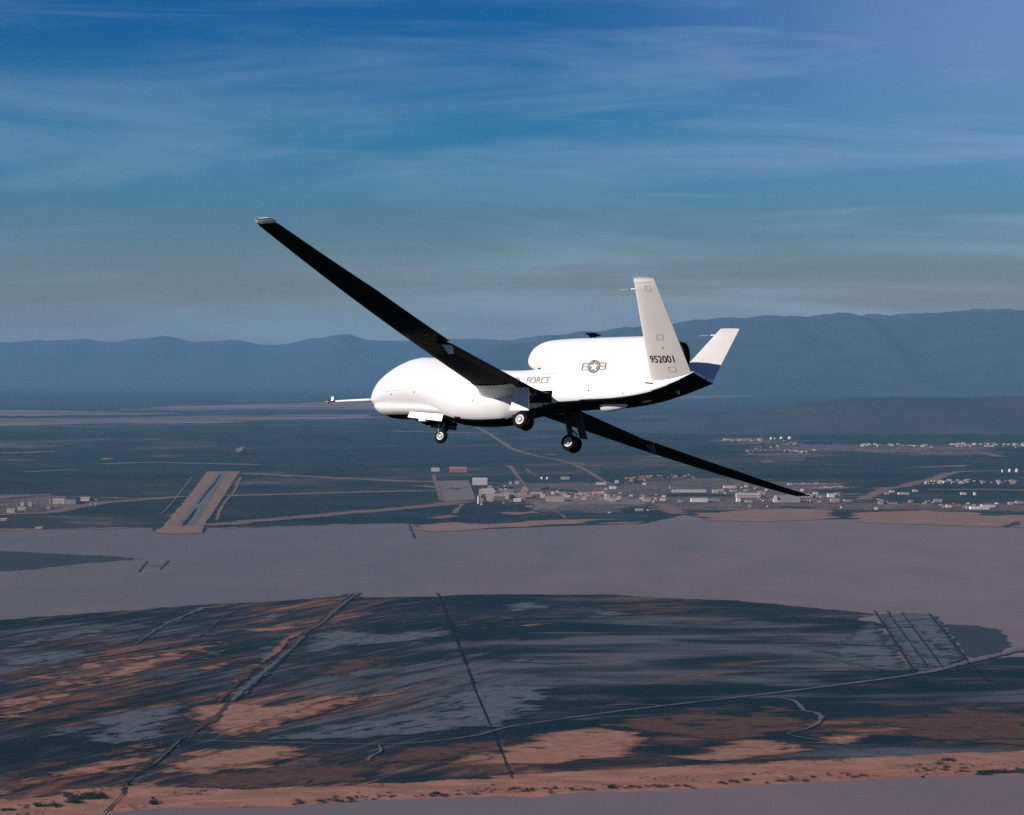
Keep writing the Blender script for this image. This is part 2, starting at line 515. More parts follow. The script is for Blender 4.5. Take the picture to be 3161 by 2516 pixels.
WORN = {}
def worn(mat):
    if mat.name not in WORN:
        m = mat.copy()
        m.name = mat.name + '_worn'
        t = NT(m.node_tree)
        p = m.node_tree.nodes['Principled BSDF']
        e = t.n('ShaderNodeAttribute', attribute_name='edge').outputs['Fac']
        pos = t.n('ShaderNodeNewGeometry').outputs['Position']
        a_ = t.noise(t.mapping(pos, (1 / 16, 1 / 34, 0)), 1, 6, 0.7)
        b_ = t.noise(t.mapping(pos, (1 / 90, 1 / 150, 0), loc=(3, 3, 0)), 1, 4, 0.6)
        k = t.math('ADD', e, t.math('ADD', t.math('MULTIPLY', t.math('SUBTRACT', a_, 0.5), 2.2), t.math('MULTIPLY', t.math('SUBTRACT', b_, 0.5), 1.8)))
        t.l(t.math('MULTIPLY', t.rng(k, 0.12, 0.52), 0.92), p.inputs['Alpha'])
        WORN[mat.name] = m
    return WORN[mat.name]


def strip(name, pts, width, z, mat, wob=0.0, seed=0.0, step=60.0):
    """a road or track: surveyed centre line given a width in metres"""
    P = [at(*p) for p in pts]
    z = lift(z)
    if not hasattr(width, '__len__'):
        width = [width] * len(P)
    Q = []
    for i in range(len(P) - 1):
        p0, p1, p2, p3 = P[max(i - 1, 0)], P[i], P[i + 1], P[min(i + 2, len(P) - 1)]
        k = max(2, int((p2 - p1).length / step))
        for j in range(k):
            t = j / k
            q = 0.5 * ((2 * p1) + (p2 - p0) * t + (2 * p0 - 5 * p1 + 4 * p2 - p3) * t * t + (3 * p1 - p0 - 3 * p2 + p3) * t ** 3)
            Q.append((q, width[i] * (1 - t) + width[i + 1] * t))
    Q.append((P[-1], width[-1]))
    vs, fs = [], []
    for i, (q, w) in enumerate(Q):
        d = (Q[min(i + 1, len(Q) - 1)][0] - Q[max(i - 1, 0)][0]).normalized()
        nrm = Vector((-d.y, d.x, 0))
        w1 = w * 0.5 * (1 + wob * fbm(q.x / 60, q.y / 60, seed))
        w2 = w * 0.5 * (1 + wob * fbm(q.x / 60, q.y / 60, seed + 9))
        a, b = q + nrm * w1 * 1.25, q - nrm * w2 * 1.25
        vs += [(a.x, a.y, z), (q.x, q.y, z), (b.x, b.y, z)]
        if i:
            k = 3 * i
            fs += [(k - 3, k - 2, k + 1, k), (k - 2, k - 1, k + 2, k + 1)]
    o = link_mesh(name, vs, fs, worn(mat))
    at_ = o.data.attributes.new('edge', 'FLOAT', 'POINT')
    at_.data.foreach_set('value', np.tile(np.array([0, 1, 0], np.float32), len(Q)))
    o['kind'] = 'structure'
    return o


for m_, r_ in ((M_flat2, (0.034, 0.045, 0.054)), (M_sand3, (0.105, 0.046, 0.026)), (M_silt3, (0.034, 0.024, 0.020))):
    ragged(m_, rim=r_)
def rag_copy(m, sc_, amp_):
    c = m.copy(); ragged(c, sc_, amp_); return c
M_beachR = rag_copy(M_beach, 0.5, 2.2)
M_townfar = rag_copy(ground_mat('far_town_lots', lambda t, pos: m_town(t, pos, 2.2)), 9.0, 4.2)
M_shoreR = rag_copy(M_shore, 2.0, 2.6)
M_baseR = rag_copy(M_base, 4.0, 3.2)
M_scrubR = rag_copy(M_scrub, 3.0, 3.2)
M_marshR = rag_copy(M_marsh, 1.0, 2.0)
M_darkmudR = rag_copy(M_darkmud, 1.5, 2.4)


# ------------------------------------------------------------------ terrain
EXT = 84000.0
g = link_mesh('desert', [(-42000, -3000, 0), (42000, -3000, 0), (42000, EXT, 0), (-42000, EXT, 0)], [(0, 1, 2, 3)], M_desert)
g['kind'] = 'structure'


def ridge(name, dist, prof, thick, amp, seed, mat):
    """a mountain range standing across the view: prof = list of (photo x, photo y of the crest)"""
    xs = sorted(prof)
    NX, NY = 420, 14
    X0 = (xs[0][0] - 1580.5) / F_SRC * dist
    X1 = (xs[-1][0] - 1580.5) / F_SRC * dist
    vs, fs = [], []
    for j in range(NY + 1):
        v = j / NY
        for i in range(NX + 1):
            u = i / NX
            X = X0 + (X1 - X0) * u
            px = X / dist * F_SRC + 1580.5
            k = 0
            while k < len(xs) - 2 and xs[k + 1][0] < px:
                k += 1
            (xa, ya), (xb, yb) = xs[k], xs[k + 1]
            t = min(1, max(0, (px - xa) / (xb - xa)))
            t = t * t * (3 - 2 * t)
            py = ya + (yb - ya) * t
            hz = dd(0, 745)[1]
            h = CAM_H + (hz - py) / F_SRC * dist
            h = max(h, 5)
            hn = min(amp, h * 0.3) * fbm(X / 1100, seed, 0, 6)
            prof_v = math.sin(min(1, v * 1.15) * math.pi / 2) if v < 0.87 else 1 - (v - 0.87) / 0.13 * 0.5
            Y = dist + (v - 0.87) * thick
            gul = fbm(X / 1400, Y / 2600, seed + 3, 6)
            z = h * prof_v * (1 + 0.08 * gul * (1 - prof_v)) + hn * prof_v ** 6 - 3
            if v == 0:
                z = -3
            vs.append((X, Y, z))
    for j in range(NY):
        for i in range(NX):
            a = j * (NX + 1) + i
            fs.append((a, a + 1, a + NX + 2, a + NX + 1))
    o = link_mesh(name, vs, fs, mat, smooth=True)
    o['kind'] = 'structure'
    return o


M_mtn = ground_mat('bare_mountain_rock', lambda t, pos: t.mix(t.rng(t.noise(t.mapping(pos, (1 / 900, 1 / 900, 1 / 300)), 1, 6, 0.6), 0.35, 0.7), (0.040, 0.046, 0.050), (0.060, 0.060, 0.060)))
ridge('mountains', 74000, [dd(*p) for p in ((-900, 722), (-300, 716), (0, 720), (100, 718), (180, 712), (240, 722), (300, 712), (350, 709), (420, 718), (500, 716), (560, 726), (600, 724), (660, 712), (730, 702), (780, 716), (850, 718), (960, 712), (1050, 716), (1200, 706), (1500, 700), (3200, 690))], 9000, 70, 1.0, M_mtn)
ridge('mountains', 58000, [dd(*p) for p in ((760, 868), (860, 800), (960, 752), (1080, 722), (1180, 706), (1240, 695), (1330, 690), (1400, 682), (1480, 674), (1560, 667), (1600, 664), (1680, 670), (1740, 662), (1770, 657), (1800, 664), (1900, 662), (2000, 656), (2060, 652), (2120, 650), (2300, 648), (3100, 650))], 14000, 80, 4.0, M_mtn)
ridge('hills', 27000, [dd(*p) for p in ((1080, 900), (1300, 893), (1500, 874), (1600, 862), (1700, 846), (1800, 838), (1900, 832), (2020, 836), (2156, 834), (2500, 826), (3300, 830))], 3500, 14, 8.0, M_mtn)

# dry lakes and shore
sheet('dry_lake', [(-3500, 1655), (-400, 1640), cA(0, 688), cA(350, 690), cA(700, 680), cA(1000, 672), cA(1290, 672), cA(1300, 722), cA(1680, 715), cA(1760, 672), cA(2156, 672),
      cB(0, 634), cB(160, 640), cB(300, 700), cB(1300, 665), cB(2156, 640), cC(210, 500), cC(300, 520), cC(1500, 530), cC(2156, 540), (4200, 1600), (5200, 1600), (5200, 2700), (-3500, 2700)], 0.4, M_lake, 60, 30, 25, 500, 1)
patch('mudflat', [(-900, 1690), cA(0, 870), cA(400, 880), cA(800, 905), cA(1130, 940), cA(1050, 958), cA(700, 985), cA(300, 1020), cA(0, 1040), (-900, 1800)], 1.2, M_darkmudR, 50, 60, 60, 500, 3, 50.0, 110.0)
patch('marsh', [(-1500, 1960), cD(0, 290), cD(250, 268), cD(500, 252), cD(770, 234), cD(870, 225), cD(1000, 218), cD(1200, 207), cD(1400, 192), cD(1480, 177), cD(1540, 195), cD(1800, 190), cD(1900, 185),
      cE(0, 180), cE(310, 185), cE(470, 185), cE(600, 195), cE(900, 205), cE(1150, 230), cE(1300, 243), cE(1440, 250), cE(1530, 262), cE(1560, 300), cE(1640, 420), cE(1700, 505), cE(1920, 460), cE(2156, 442), (3700, 2020), (3700, 2800), (-1500, 2800)], 1.2, M_marshR, 14, 70, 30, 260, 5, 34.0, 40.0)
patch('marsh', [cE(1820, 308), cE(1950, 312), cE(2050, 325), cE(2085, 360), cE(2118, 398), cE(2060, 425), cE(1960, 445), cE(1915, 450), cE(1860, 380)], 1.2, M_darkmudR, 14, 14, 14, 120, 6, 26.0, 30.0)
patch('beach', [(-600, 2500), cD(0, 1035), cD(150, 1040), cD(300, 1000), cD(600, 968), cD(800, 985), cD(1000, 995), cD(1300, 985), cD(1600, 972), cD(1900, 955), cD(2100, 948),
      cE(0, 935), cE(300, 920), cE(700, 905), cE(1100, 880), cE(1400, 866), cE(1800, 848), cE(2156, 832), (3700, 2300), (3700, 2500), cE(2156, 960), cE(1500, 985), cE(900, 1010), cE(0, 1050), cD(1000, 1105), cD(300, 1140), (-600, 2640)], 2.0, M_beachR, 8, 60, 14, 90, 7, 24.0, 26.0)
sheet('dry_lake', [cD(380, 1125), cD(450, 1098), cD(700, 1078), cD(950, 1076), cD(1200, 1074), cD(1350, 1058), cD(1600, 1045), cD(2000, 1031), cE(0, 1025), cE(110, 1034), cE(300, 1015), cE(700, 1003), cE(1100, 982), cE(1500, 958), cE(1800, 948), cE(2156, 936),
      (3800, 2380), (3800, 3100), (-400, 3100), (-400, 2590)], 2.8, M_lake, 8, 18, 9, 60, 9)

# sand and mud patches inside the marsh
cF = crop(0, 1235, 1.3066)
SAND = [
 [cF(385, 888), cF(420, 842), cF(480, 828), cF(600, 818), cF(740, 822), cF(700, 848), cF(620, 868), cF(500, 884), cF(400, 896)],
 [cF(480, 742), cF(560, 732), cF(700, 726), cF(800, 704), cF(900, 690), cF(790, 735), cF(700, 762), cF(620, 788), cF(560, 802), cF(490, 788)],
 [cF(-60, 915), cF(150, 872), cF(330, 832), cF(420, 812), cF(380, 848), cF(300, 878), cF(150, 902), cF(-60, 945)],
 [cF(-60, 760), cF(150, 682), cF(300, 622), cF(440, 592), cF(560, 571), cF(480, 598), cF(350, 638), cF(200, 688), cF(60, 745), cF(-60, 790)],
 [cF(1030, 862), cF(1120, 842), cF(1215, 826), cF(1215, 864), cF(1100, 868)],
 [cD(770, 650), cD(920, 640), cD(1000, 636), cD(1130, 650), cD(1200, 625), cD(1410, 597), cD(1370, 650), cD(1200, 690), cD(1150, 720), cD(1060, 760), cD(980, 788), cD(870, 772), cD(830, 740), cD(790, 700)],
 [cD(680, 880), cD(760, 850), cD(880, 830), cD(1100, 815), cD(1330, 825), cD(1250, 860), cD(1060, 890), cD(900, 915), cD(640, 945)],
 [cD(820, 500), cD(900, 470), cD(960, 458), cD(970, 480), cD(880, 500)],
 [cE(-240, 890), cE(-120, 850), cE(0, 818), cE(150, 760), cE(300, 745), cE(440, 740), cE(560, 770), cE(650, 805), cE(560, 840), cE(530, 862), cE(300, 882), cE(0, 900)],
 [cE(680, 872), cE(860, 820), cE(1000, 785), cE(1140, 785), cE(1330, 838), cE(1100, 862), cE(800, 880)],
 [cE(1200, 775), cE(1400, 768), cE(1660, 760), cE(1550, 790), cE(1450, 812), cE(1260, 800)],
 [cD(150, 525), cD(400, 465), cD(700, 412), cD(990, 375), cD(960, 393), cD(700, 432), cD(420, 490), cD(200, 550)],
 [cD(0, 640), cD(250, 548), cD(400, 520), cD(330, 560), cD(150, 640), cD(0, 690)],
 [cD(1000, 480), cD(1080, 460), cD(1110, 470), cD(1020, 515), cD(950, 560), cD(930, 540)],
 [cD(420, 930), cD(560, 900), cD(640, 880), cD(560, 940), cD(380, 950)],
 [cD(0, 1000), cD(200, 950), cD(330, 925), cD(250, 965), cD(0, 1020)],
 [cD(1010, 330), cD(1150, 315), cD(1290, 315), cD(1200, 335), cD(1060, 345)],
 [cD(1500, 610), cD(1650, 585), cD(1860, 520), cD(1915, 525), cD(1760, 575), cD(1600, 612)],
 [cE(0, 320), cE(150, 305), cE(240, 305), cE(120, 318)], [cE(860, 662), cE(940, 640), cE(1000, 640), cE(900, 665)],
 [cD(2000, 325), cD(2156, 308), cD(2156, 318), cD(2040, 330)],
 [cD(400, 870), cD(640, 800), cD(700, 790), cD(640, 830), cD(460, 890)],
]
for i, s in enumerate(SAND):
    patch('sand_flat', s, 2.0, M_sand3, 7, 45, 30, 90, 20 + i * 3)
BROWN = [
 [cF(900, 856), cF(1000, 826), cF(1210, 800), cF(1210, 826), cF(1000, 866)],
 [cF(740, 645), cF(850, 606), cF(925, 607), cF(870, 636), cF(760, 656)],
 [cF(380, 900), cF(560, 880), cF(800, 860), cF(900, 862), cF(860, 900), cF(600, 925), cF(420, 915)],
 [cE(370, 725), cE(560, 692), cE(700, 682), cE(860, 668), cE(1000, 690), cE(1060, 645), cE(1130, 650), cE(1170, 690), cE(1270, 712), cE(1270, 742), cE(1150, 765), cE(1000, 785), cE(800, 790), cE(600, 760), cE(450, 735)],
 [cE(1330, 702), cE(1650, 690), cE(1990, 633), cE(1985, 668), cE(2156, 682), cE(2500, 690), cE(2500, 800), cE(2156, 815), cE(1900, 800), cE(1650, 775), cE(1620, 740)],
 [cD(1280, 842), cD(1450, 822), cD(1465, 855), cD(1250, 885), cD(1180, 880)],
 [cD(1620, 850), cD(1760, 820), cD(1980, 815), cD(2060, 835), cD(1900, 870), cD(1640, 890)],
 [cD(0, 720), cD(200, 665), cD(400, 650), cD(560, 600), cD(700, 575), cD(560, 640), cD(300, 690), cD(0, 745)],
 [cD(1310, 520), cD(1400, 460), cD(1620, 440), cD(1580, 490), cD(1400, 520)],
 [cD(0, 530), cD(300, 455), cD(500, 435), cD(300, 490), cD(60, 545)],
 [cD(0, 940), cD(120, 890), cD(300, 870), cD(330, 890), cD(150, 930), cD(0, 960)],
]
for i, s in enumerate(BROWN):
    patch('silt_flat', s, 1.6, M_silt3, 7, 45, 30, 90, 100 + i * 3)
FLAT = [
 [cD(390, 700), cD(500, 668), cD(640, 655), cD(790, 648), cD(770, 700), cD(700, 760), cD(600, 800), cD(430, 810), cD(350, 803), cD(450, 750), cD(380, 722)],
 [cD(0, 403), cD(150, 365), cD(300, 330), cD(480, 326), cD(450, 343), cD(200, 382), cD(0, 418)],
 [cD(0, 455), cD(200, 425), cD(380, 403), cD(400, 420), cD(350, 445), cD(270, 478), cD(0, 485)],
 [cD(1240, 432), cD(1270, 380), cD(1330, 335), cD(1390, 300), cD(1440, 335), cD(1560, 350), cD(1700, 345), cD(1880, 332), cD(1885, 358), cD(1640, 392), cD(1450, 402), cD(1300, 430)],
 [cD(1050, 440), cD(1080, 375), cD(1140, 358), cD(1130, 400), cD(1095, 442)],
 [cD(1070, 792), cD(1150, 772), cD(1400, 722), cD(1600, 700), cD(1780, 650), cD(1860, 590), cD(1960, 560), cE(0, 560), cE(190, 558), cE(170, 620), cE(110, 680), cE(0, 740), cD(1990, 740), cD(1750, 770), cD(1400, 795)],
 [cE(1310, 432), cE(1440, 350), cE(1530, 285), cE(1640, 430), cE(1700, 515), cE(1560, 500), cE(1400, 470)],
 [cE(310, 190), cE(335, 240), cE(400, 252), cE(530, 265), cE(400, 288), cE(340, 282), cE(350, 255), cE(300, 200)],
 [cE(0, 225), cE(120, 215), cE(200, 235), cE(60, 262), cE(0, 265)], [cE(0, 455), cE(150, 445), cE(330, 470), cE(150, 480), cE(0, 475)],
 [cD(480, 720), cD(250, 745), cD(170, 770), cD(100, 800), cD(250, 785), cD(350, 760)],
 [cD(590, 350), cD(700, 290), cD(830, 260), cD(820, 280), cD(640, 345), cD(560, 390)],
 [cD(1090, 270), cD(1180, 262), cD(1215, 270), cD(1150, 290), cD(1060, 285)], [cD(780, 355), cD(860, 335), cD(930, 300), cD(900, 340), cD(820, 370)],
 [cD(800, 470), cD(860, 430), cD(980, 400), cD(930, 440), cD(830, 480)], [cD(870, 610), cD(930, 590), cD(960, 580), cD(920, 620)],
 [cD(1880, 320), cD(2156, 265), cD(2156, 285), cD(1900, 330)],
]
for i, s in enumerate(FLAT):
    patch('mudflat', s, 2.4, M_flat2, 7, 40, 30, 90, 200 + i * 3)
patch('mudflat', [cE(1548, 270), cE(1700, 262), cE(1800, 275), cE(1860, 370), cE(1920, 455), cE(1820, 490), cE(1710, 512), cE(1620, 390)], 2.8, M_flat2, 12, 5, 4, 90, 301, 20.0, 26.0)
for i, (x, y, w) in enumerate(((1650, 382, 14), (1700, 385, 16), (1735, 345, 10), (1797, 345, 9), (1800, 400, 30), (1850, 450, 40), (1765, 380, 16), (1740, 440, 20))):
    sheet('mud_patch', [cE(x - w, y), cE(x - w * .4, y - 7 - w * .15), cE(x + w, y - 3), cE(x + w * .8, y + 6), cE(x, y + 6 + w * .15)], 3.1, M_darkmud, 6, 12, 8, 40, 320 + i)

# ditches, tracks and roads
strip('ditch', [dd(920, 1250), dd(945, 1310), dd(972, 1380), dd(1000, 1455), dd(1040, 1550), dd(1077, 1642)], [6, 6, 5, 4.5, 3.6, 3.2], 3.3, M_ditch, 0.6, 2, 20)
strip('road', [cE(2300, 385), cE(2156, 412), cE(1920, 470), cE(1700, 520), cE(1400, 562), cE(1100, 600), cE(860, 628), cE(650, 652), cE(350, 690), cE(0, 742), cD(2000, 772), cD(1800, 800), cD(1580, 812), cD(1200, 806), cD(800, 796)],
      [34, 30, 26, 20, 16, 14, 11, 10, 9, 8, 7, 6, 6, 6, 5], 3.3, M_track, 0.3)
strip('road', [cE(650, 652), cE(560, 645), cE(420, 650)], 7, 3.4, M_track)
strip('stream', [cE(1080, 612), cE(1150, 620), cE(1210, 635), cE(1240, 672), cE(1290, 680), cE(1312, 700), cE(1300, 722), cE(1250, 748), cE(1170, 765), cE(1220, 782), cE(1330, 800), cE(1440, 820)], [5, 6, 10, 11, 11, 12, 9, 6, 5, 5, 4, 3], 3.5, M_track, 0.4)
strip('stream', [cD(1575, 815), cD(1585, 840), cD(1545, 860), cD(1530, 880)], 5, 3.3, M_track, 0.4)
strip('canal', [cD(1492, 178), cD(1440, 215), cD(1390, 258), cD(1345, 300), cD(1290, 335)], [9, 9, 8, 9, 5], 3.6, M_flat, 0.8, 3, 12)
strip('canal', [cD(1262, 360), cD(1225, 400), cD(1180, 440), cD(1128, 485), cD(1080, 530), cD(1020, 580), cD(960, 632)], [5, 7, 8, 16, 20, 22, 20], 3.6, M_flat, 1.1, 3, 10)
strip('canal_bank', [cD(1500, 178), cD(1450, 215), cD(1398, 262), cD(1310, 332), cD(1222, 412), cD(1140, 488), cD(1050, 565), cD(975, 632)], [3, 3, 4, 4, 4, 5, 5, 6], 3.7, M_scrub, 1.6, 4, 8)
strip('canal_bank', [cD(1480, 178), cD(1432, 205), cD(1380, 255), cD(1300, 320), cD(1215, 395)], [8, 9, 10, 12, 12], 3.5, M_sand2, 1.4, 6, 12)
strip('canal_bank', [cD(1252, 345), cD(1210, 365), cD(1165, 410), cD(1130, 440), cD(1085, 470)], [10, 20, 22, 22, 12], 3.4, M_sand, 1.6, 5, 10)
strip('canal_bank', [cD(1060, 490), cD(1000, 545), cD(950, 590), cD(905, 640)], [14, 12, 14, 8], 3.3, M_sand2, 1.6, 15, 10)
strip('canal_bank', [cD(950, 640), cD(890, 700), cD(830, 745), cD(790, 770)], [10, 14, 16, 14], 3.3, M_sand2, 1.6, 25, 10)
strip('track', [cD(560, 395), cD(640, 340), cD(720, 295), cD(800, 262), cD(850, 240)], [5, 6, 8, 14, 20], 3.3, M_flat, 1.0, 35, 12)
strip('track', [cD(800, 380), cD(850, 345), cD(905, 300), cD(960, 262), cD(1010, 240), cD(1100, 228)], [4, 6, 8, 6, 5, 5], 3.3, M_sand2, 1.0, 36, 12)
strip('ditch', [cD(800, 750), cD(740, 800), cD(680, 855), cD(620, 905), cD(540, 955), cD(500, 1030), cD(430, 1100)], [6, 7, 6, 7, 7, 3, 2.5], 3.5, M_scrub, 1.6, 8, 6)
strip('canal', [cD(745, 800), cD(690, 850), cD(640, 895)], [3, 3.5, 3], 3.8, M_flat, 1.0, 8, 10)
for a, b in (((1530, 252), (1702, 516)), ((1585, 255), (1757, 492)), ((1645, 260), (1818, 492)), ((1758, 264), (1920, 466))):
    strip('ditch', [cE(*a), cE((a[0] + b[0]) / 2, (a[1] + b[1]) / 2), cE(*b)], 5.0, 3.5, M_scrub, 0.6, a[0], 16)
strip('ditch', [cE(1920, 466), cE(1960, 505), cE(2005, 552)], 4, 3.5, M_ditch, 0.3)
for a, b, w in (((1205, 990), (1340, 993), 18), ((1330, 1020), (1400, 950), 8), ((1150, 1045), (1222, 955), 7)):
    strip('ditch', [cA(*a), cA(*b)], w, 1.6, M_darkmud, 0.3)
strip('ditch', [cB(168, 645), cB(190, 700), cB(215, 762)], 9, 1.6, M_darkmud)
strip('track', [cE(1990, 485), cE(2080, 488), cE(2200, 492)], 8, 3.5, M_track)

# desert floor detail near the base
patch('dirt_ground', [cB(690, 290), cB(900, 282), cB(1160, 300), cB(1600, 298), cB(1900, 300), cB(2156, 262), cC(60, 290), cC(500, 285), cC(900, 312), cC(1350, 345), cC(1180, 405), cC(1300, 420), cC(1900, 440), cC(2156, 425), cC(2600, 430), cC(2600, 500), cC(1500, 482), cC(650, 470), cC(210, 495), cC(60, 490), cB(1400, 560), cB(1200, 585), cB(1130, 480), cB(640, 470), cB(700, 400)], 0.5, M_baseR, 60, 120, 160, 500, 400, 110.0, 320.0)
patch('dirt_ground', [k6(-600, 240), k6(0, 250), k6(500, 190), k6(1000, 200), k6(1700, 200), k6(2100, 210), k6(2156, 330), k6(1400, 480), k6(900, 530), k6(300, 560), k6(-600, 600)], 0.5, M_baseR, 50, 120, 90, 400, 410, 110.0, 320.0)
patch('dirt_ground', [k5(150, 150), k5(600, 130), k5(1100, 120), k5(1500, 190), k5(2100, 190), k4(1000, 120), k4(2300, 110), k4(2300, 260), k4(1300, 280), k4(300, 280), k5(1500, 330), k5(1250, 420), k5(700, 440), k5(350, 330)], 0.5, M_townfar, 120, 500, 400, 1500, 440, 220.0, 700.0)
patch('scrub_ground', [cB(760, 480), cB(1100, 490), cB(1250, 500), cB(1180, 560), cB(900, 600), cB(560, 610), cB(500, 560), cB(620, 490)], 0.9, M_scrubR, 40, 80, 60, 300, 420, 70.0, 160.0)
patch('scrub_ground', [k2(700, 540), k2(900, 520), k2(1310, 515), k2(1400, 600), k2(1380, 650), k2(900, 680), k2(300, 690), k2(600, 620)], 0.9, M_scrubR, 40, 60, 50, 300, 421, 70.0, 160.0)
patch('scrub_ground', [k2(1050, 400), k2(1400, 350), k2(1900, 350), k2(2300, 370), k2(2400, 400), k2(1700, 410)], 0.9, M_scrubR, 40, 60, 40, 300, 422, 70.0, 160.0)
patch('scrub_ground', [k3(560, 470), k3(1000, 440), k3(1500, 450), k3(1500, 480), k3(800, 478)], 0.9, M_scrubR, 40, 60, 40, 300, 423, 70.0, 160.0)
patch('scrub_ground', [k3(1200, 215), k3(1800, 215), k3(2400, 230), k3(2400, 270), k3(1500, 270), k3(1250, 250)], 0.9, M_scrubR, 40, 60, 40, 300, 424, 70.0, 160.0)
sheet('apron', [cB(376, 283), cB(665, 279), cB(725, 440), cB(440, 452)], 0.9, M_apron, 200)
sheet('apron', [k2(130, 400), k2(700, 405), k2(1050, 470), k2(1050, 505), k2(0, 510), k2(-150, 560), k2(-400, 560), k2(-300, 500)], 0.9, M_apron, 60, 40, 30, 300, 3)
sheet('apron', [k3(-900, 450), k3(700, 440), k3(1500, 430), k3(2156, 440), k4(300, 960), k4(900, 985), k4(600, 1000), k3(1600, 500), k3(0, 500), k3(-900, 500)], 0.8, M_base, 60, 60, 30, 300, 5)
patch('shore', [(-700, 1640), cA(-200, 680), cA(0, 682), cA(250, 678), cA(300, 668), cA(350, 668), cA(360, 684), cA(700, 676), cA(1000, 668), cA(1290, 668), cA(1290, 678), cA(1000, 684), cA(500, 692), cA(0, 698), (-700, 1660)], 1.3, M_shoreR, 30, 60, 20, 300, 31, 60.0, 90.0)
patch('shore', [cA(1700, 668), cA(1900, 670), cA(2156, 664), cB(0, 634), cB(0, 640), cA(2000, 682), cA(1700, 680)], 1.3, M_shoreR, 30, 40, 15, 300, 32, 60.0, 90.0)
patch('shore', [cB(190, 648), cB(330, 645), cB(520, 612), cB(560, 632), cB(700, 640), cB(900, 638), cB(1300, 606), cB(1600, 600), cB(1900, 594), cB(2100, 600), cB(1800, 615), cB(1500, 640), cB(1100, 668), cB(800, 690), cB(330, 715), cB(230, 695)], 1.3, M_shoreR, 30, 60, 25, 300, 33, 60.0, 90.0)
patch('shore', [k2(450, 750), k2(900, 735), k2(1230, 735), k2(1230, 755), k2(800, 775), k2(500, 770)], 1.3, M_shoreR, 30, 60, 15, 300, 34, 60.0, 90.0)
patch('shore', [k2(1600, 635), k2(2156, 610), k3(0, 520), k3(800, 480), k3(1500, 490), k3(1650, 510), k3(1700, 560), k3(1740, 625), k3(1300, 640), k3(800, 655), k3(0, 640), k2(1900, 725), k2(1750, 690)], 1.3, M_shoreR, 30, 60, 25, 300, 35, 60.0, 90.0)
patch('shore', [k3(1780, 570), k3(1850, 535), k4(300, 1030), k4(900, 1020), k4(1500, 1050), k4(2156, 1080), k4(2800, 1100), k4(2800, 1260), k4(2156, 1250), k4(1300, 1230), k4(700, 1210), k4(0, 1185), k3(1840, 640)], 1.3, M_shoreR, 30, 60, 25, 300, 36, 60.0, 90.0)
sheet('mudflat', [k4(1860, 1235), k4(2000, 1190), k4(2010, 1160), k4(2090, 1170), k4(2100, 1200), k4(2040, 1225), k4(1900, 1245)], 1.7, M_darkmud, 30, 20, 20, 200, 37)
sheet('mudflat', [k4(1560, 1085), k4(1620, 1060), k4(1900, 1060), k4(2000, 1075), k4(1800, 1092)], 1.7, M_darkmud, 30, 20, 20, 200, 38)
sheet('pond', [cB(1420, 548), cB(1460, 534), cB(1530, 529), cB(1620, 537), cB(1650, 550), cB(1620, 562), cB(1500, 565)], 1.3, M_pond, 30, 10, 8, 100, 39)
sheet('pond', [cB(1650, 582), cB(1800, 566), cB(2000, 560), cB(2156, 568), cB(2156, 590), cB(1800, 590)], 1.3, M_pond, 30, 30, 20, 100, 40)
# runway with its bare shoulders
sheet('runway_shoulder', [cA(1722, 208), cA(1995, 203), cA(1900, 350), cA(1790, 520), cA(1700, 650), cA(1690, 700), cA(1670, 718), cA(1560, 726), cA(1420, 728), cA(1310, 722), cA(1290, 690), cA(1340, 680), cA(1480, 520), cA(1600, 370)], 1.6, M_rwysh, 60, 8, 8, 200, 50)
sheet('runway', [cA(1815, 214), cA(1885, 213), cA(1625, 655), cA(1470, 658)], 2.0, M_rwy, 300)
sheet('runway_marks', [cA(1628, 515), cA(1640, 520), cA(1600, 590), cA(1548, 655), cA(1512, 658), cA(1530, 630)], 2.4, M_rubber, 20, 4, 10, 60, 51)
sheet('runway_marks', [cA(1822, 238), cA(1834, 238), cA(1800, 300), cA(1740, 370), cA(1650, 480), cA(1640, 478), cA(1720, 370), cA(1790, 290)], 2.4, M_rubber, 20, 4, 10, 60, 52)
sheet('dirt_patch', [cA(1955, 42), cA(1970, 10), cA(2035, -5), cA(2030, 10), cA(2000, 42)], 0.8, M_shore, 60, 20, 30, 200, 53)
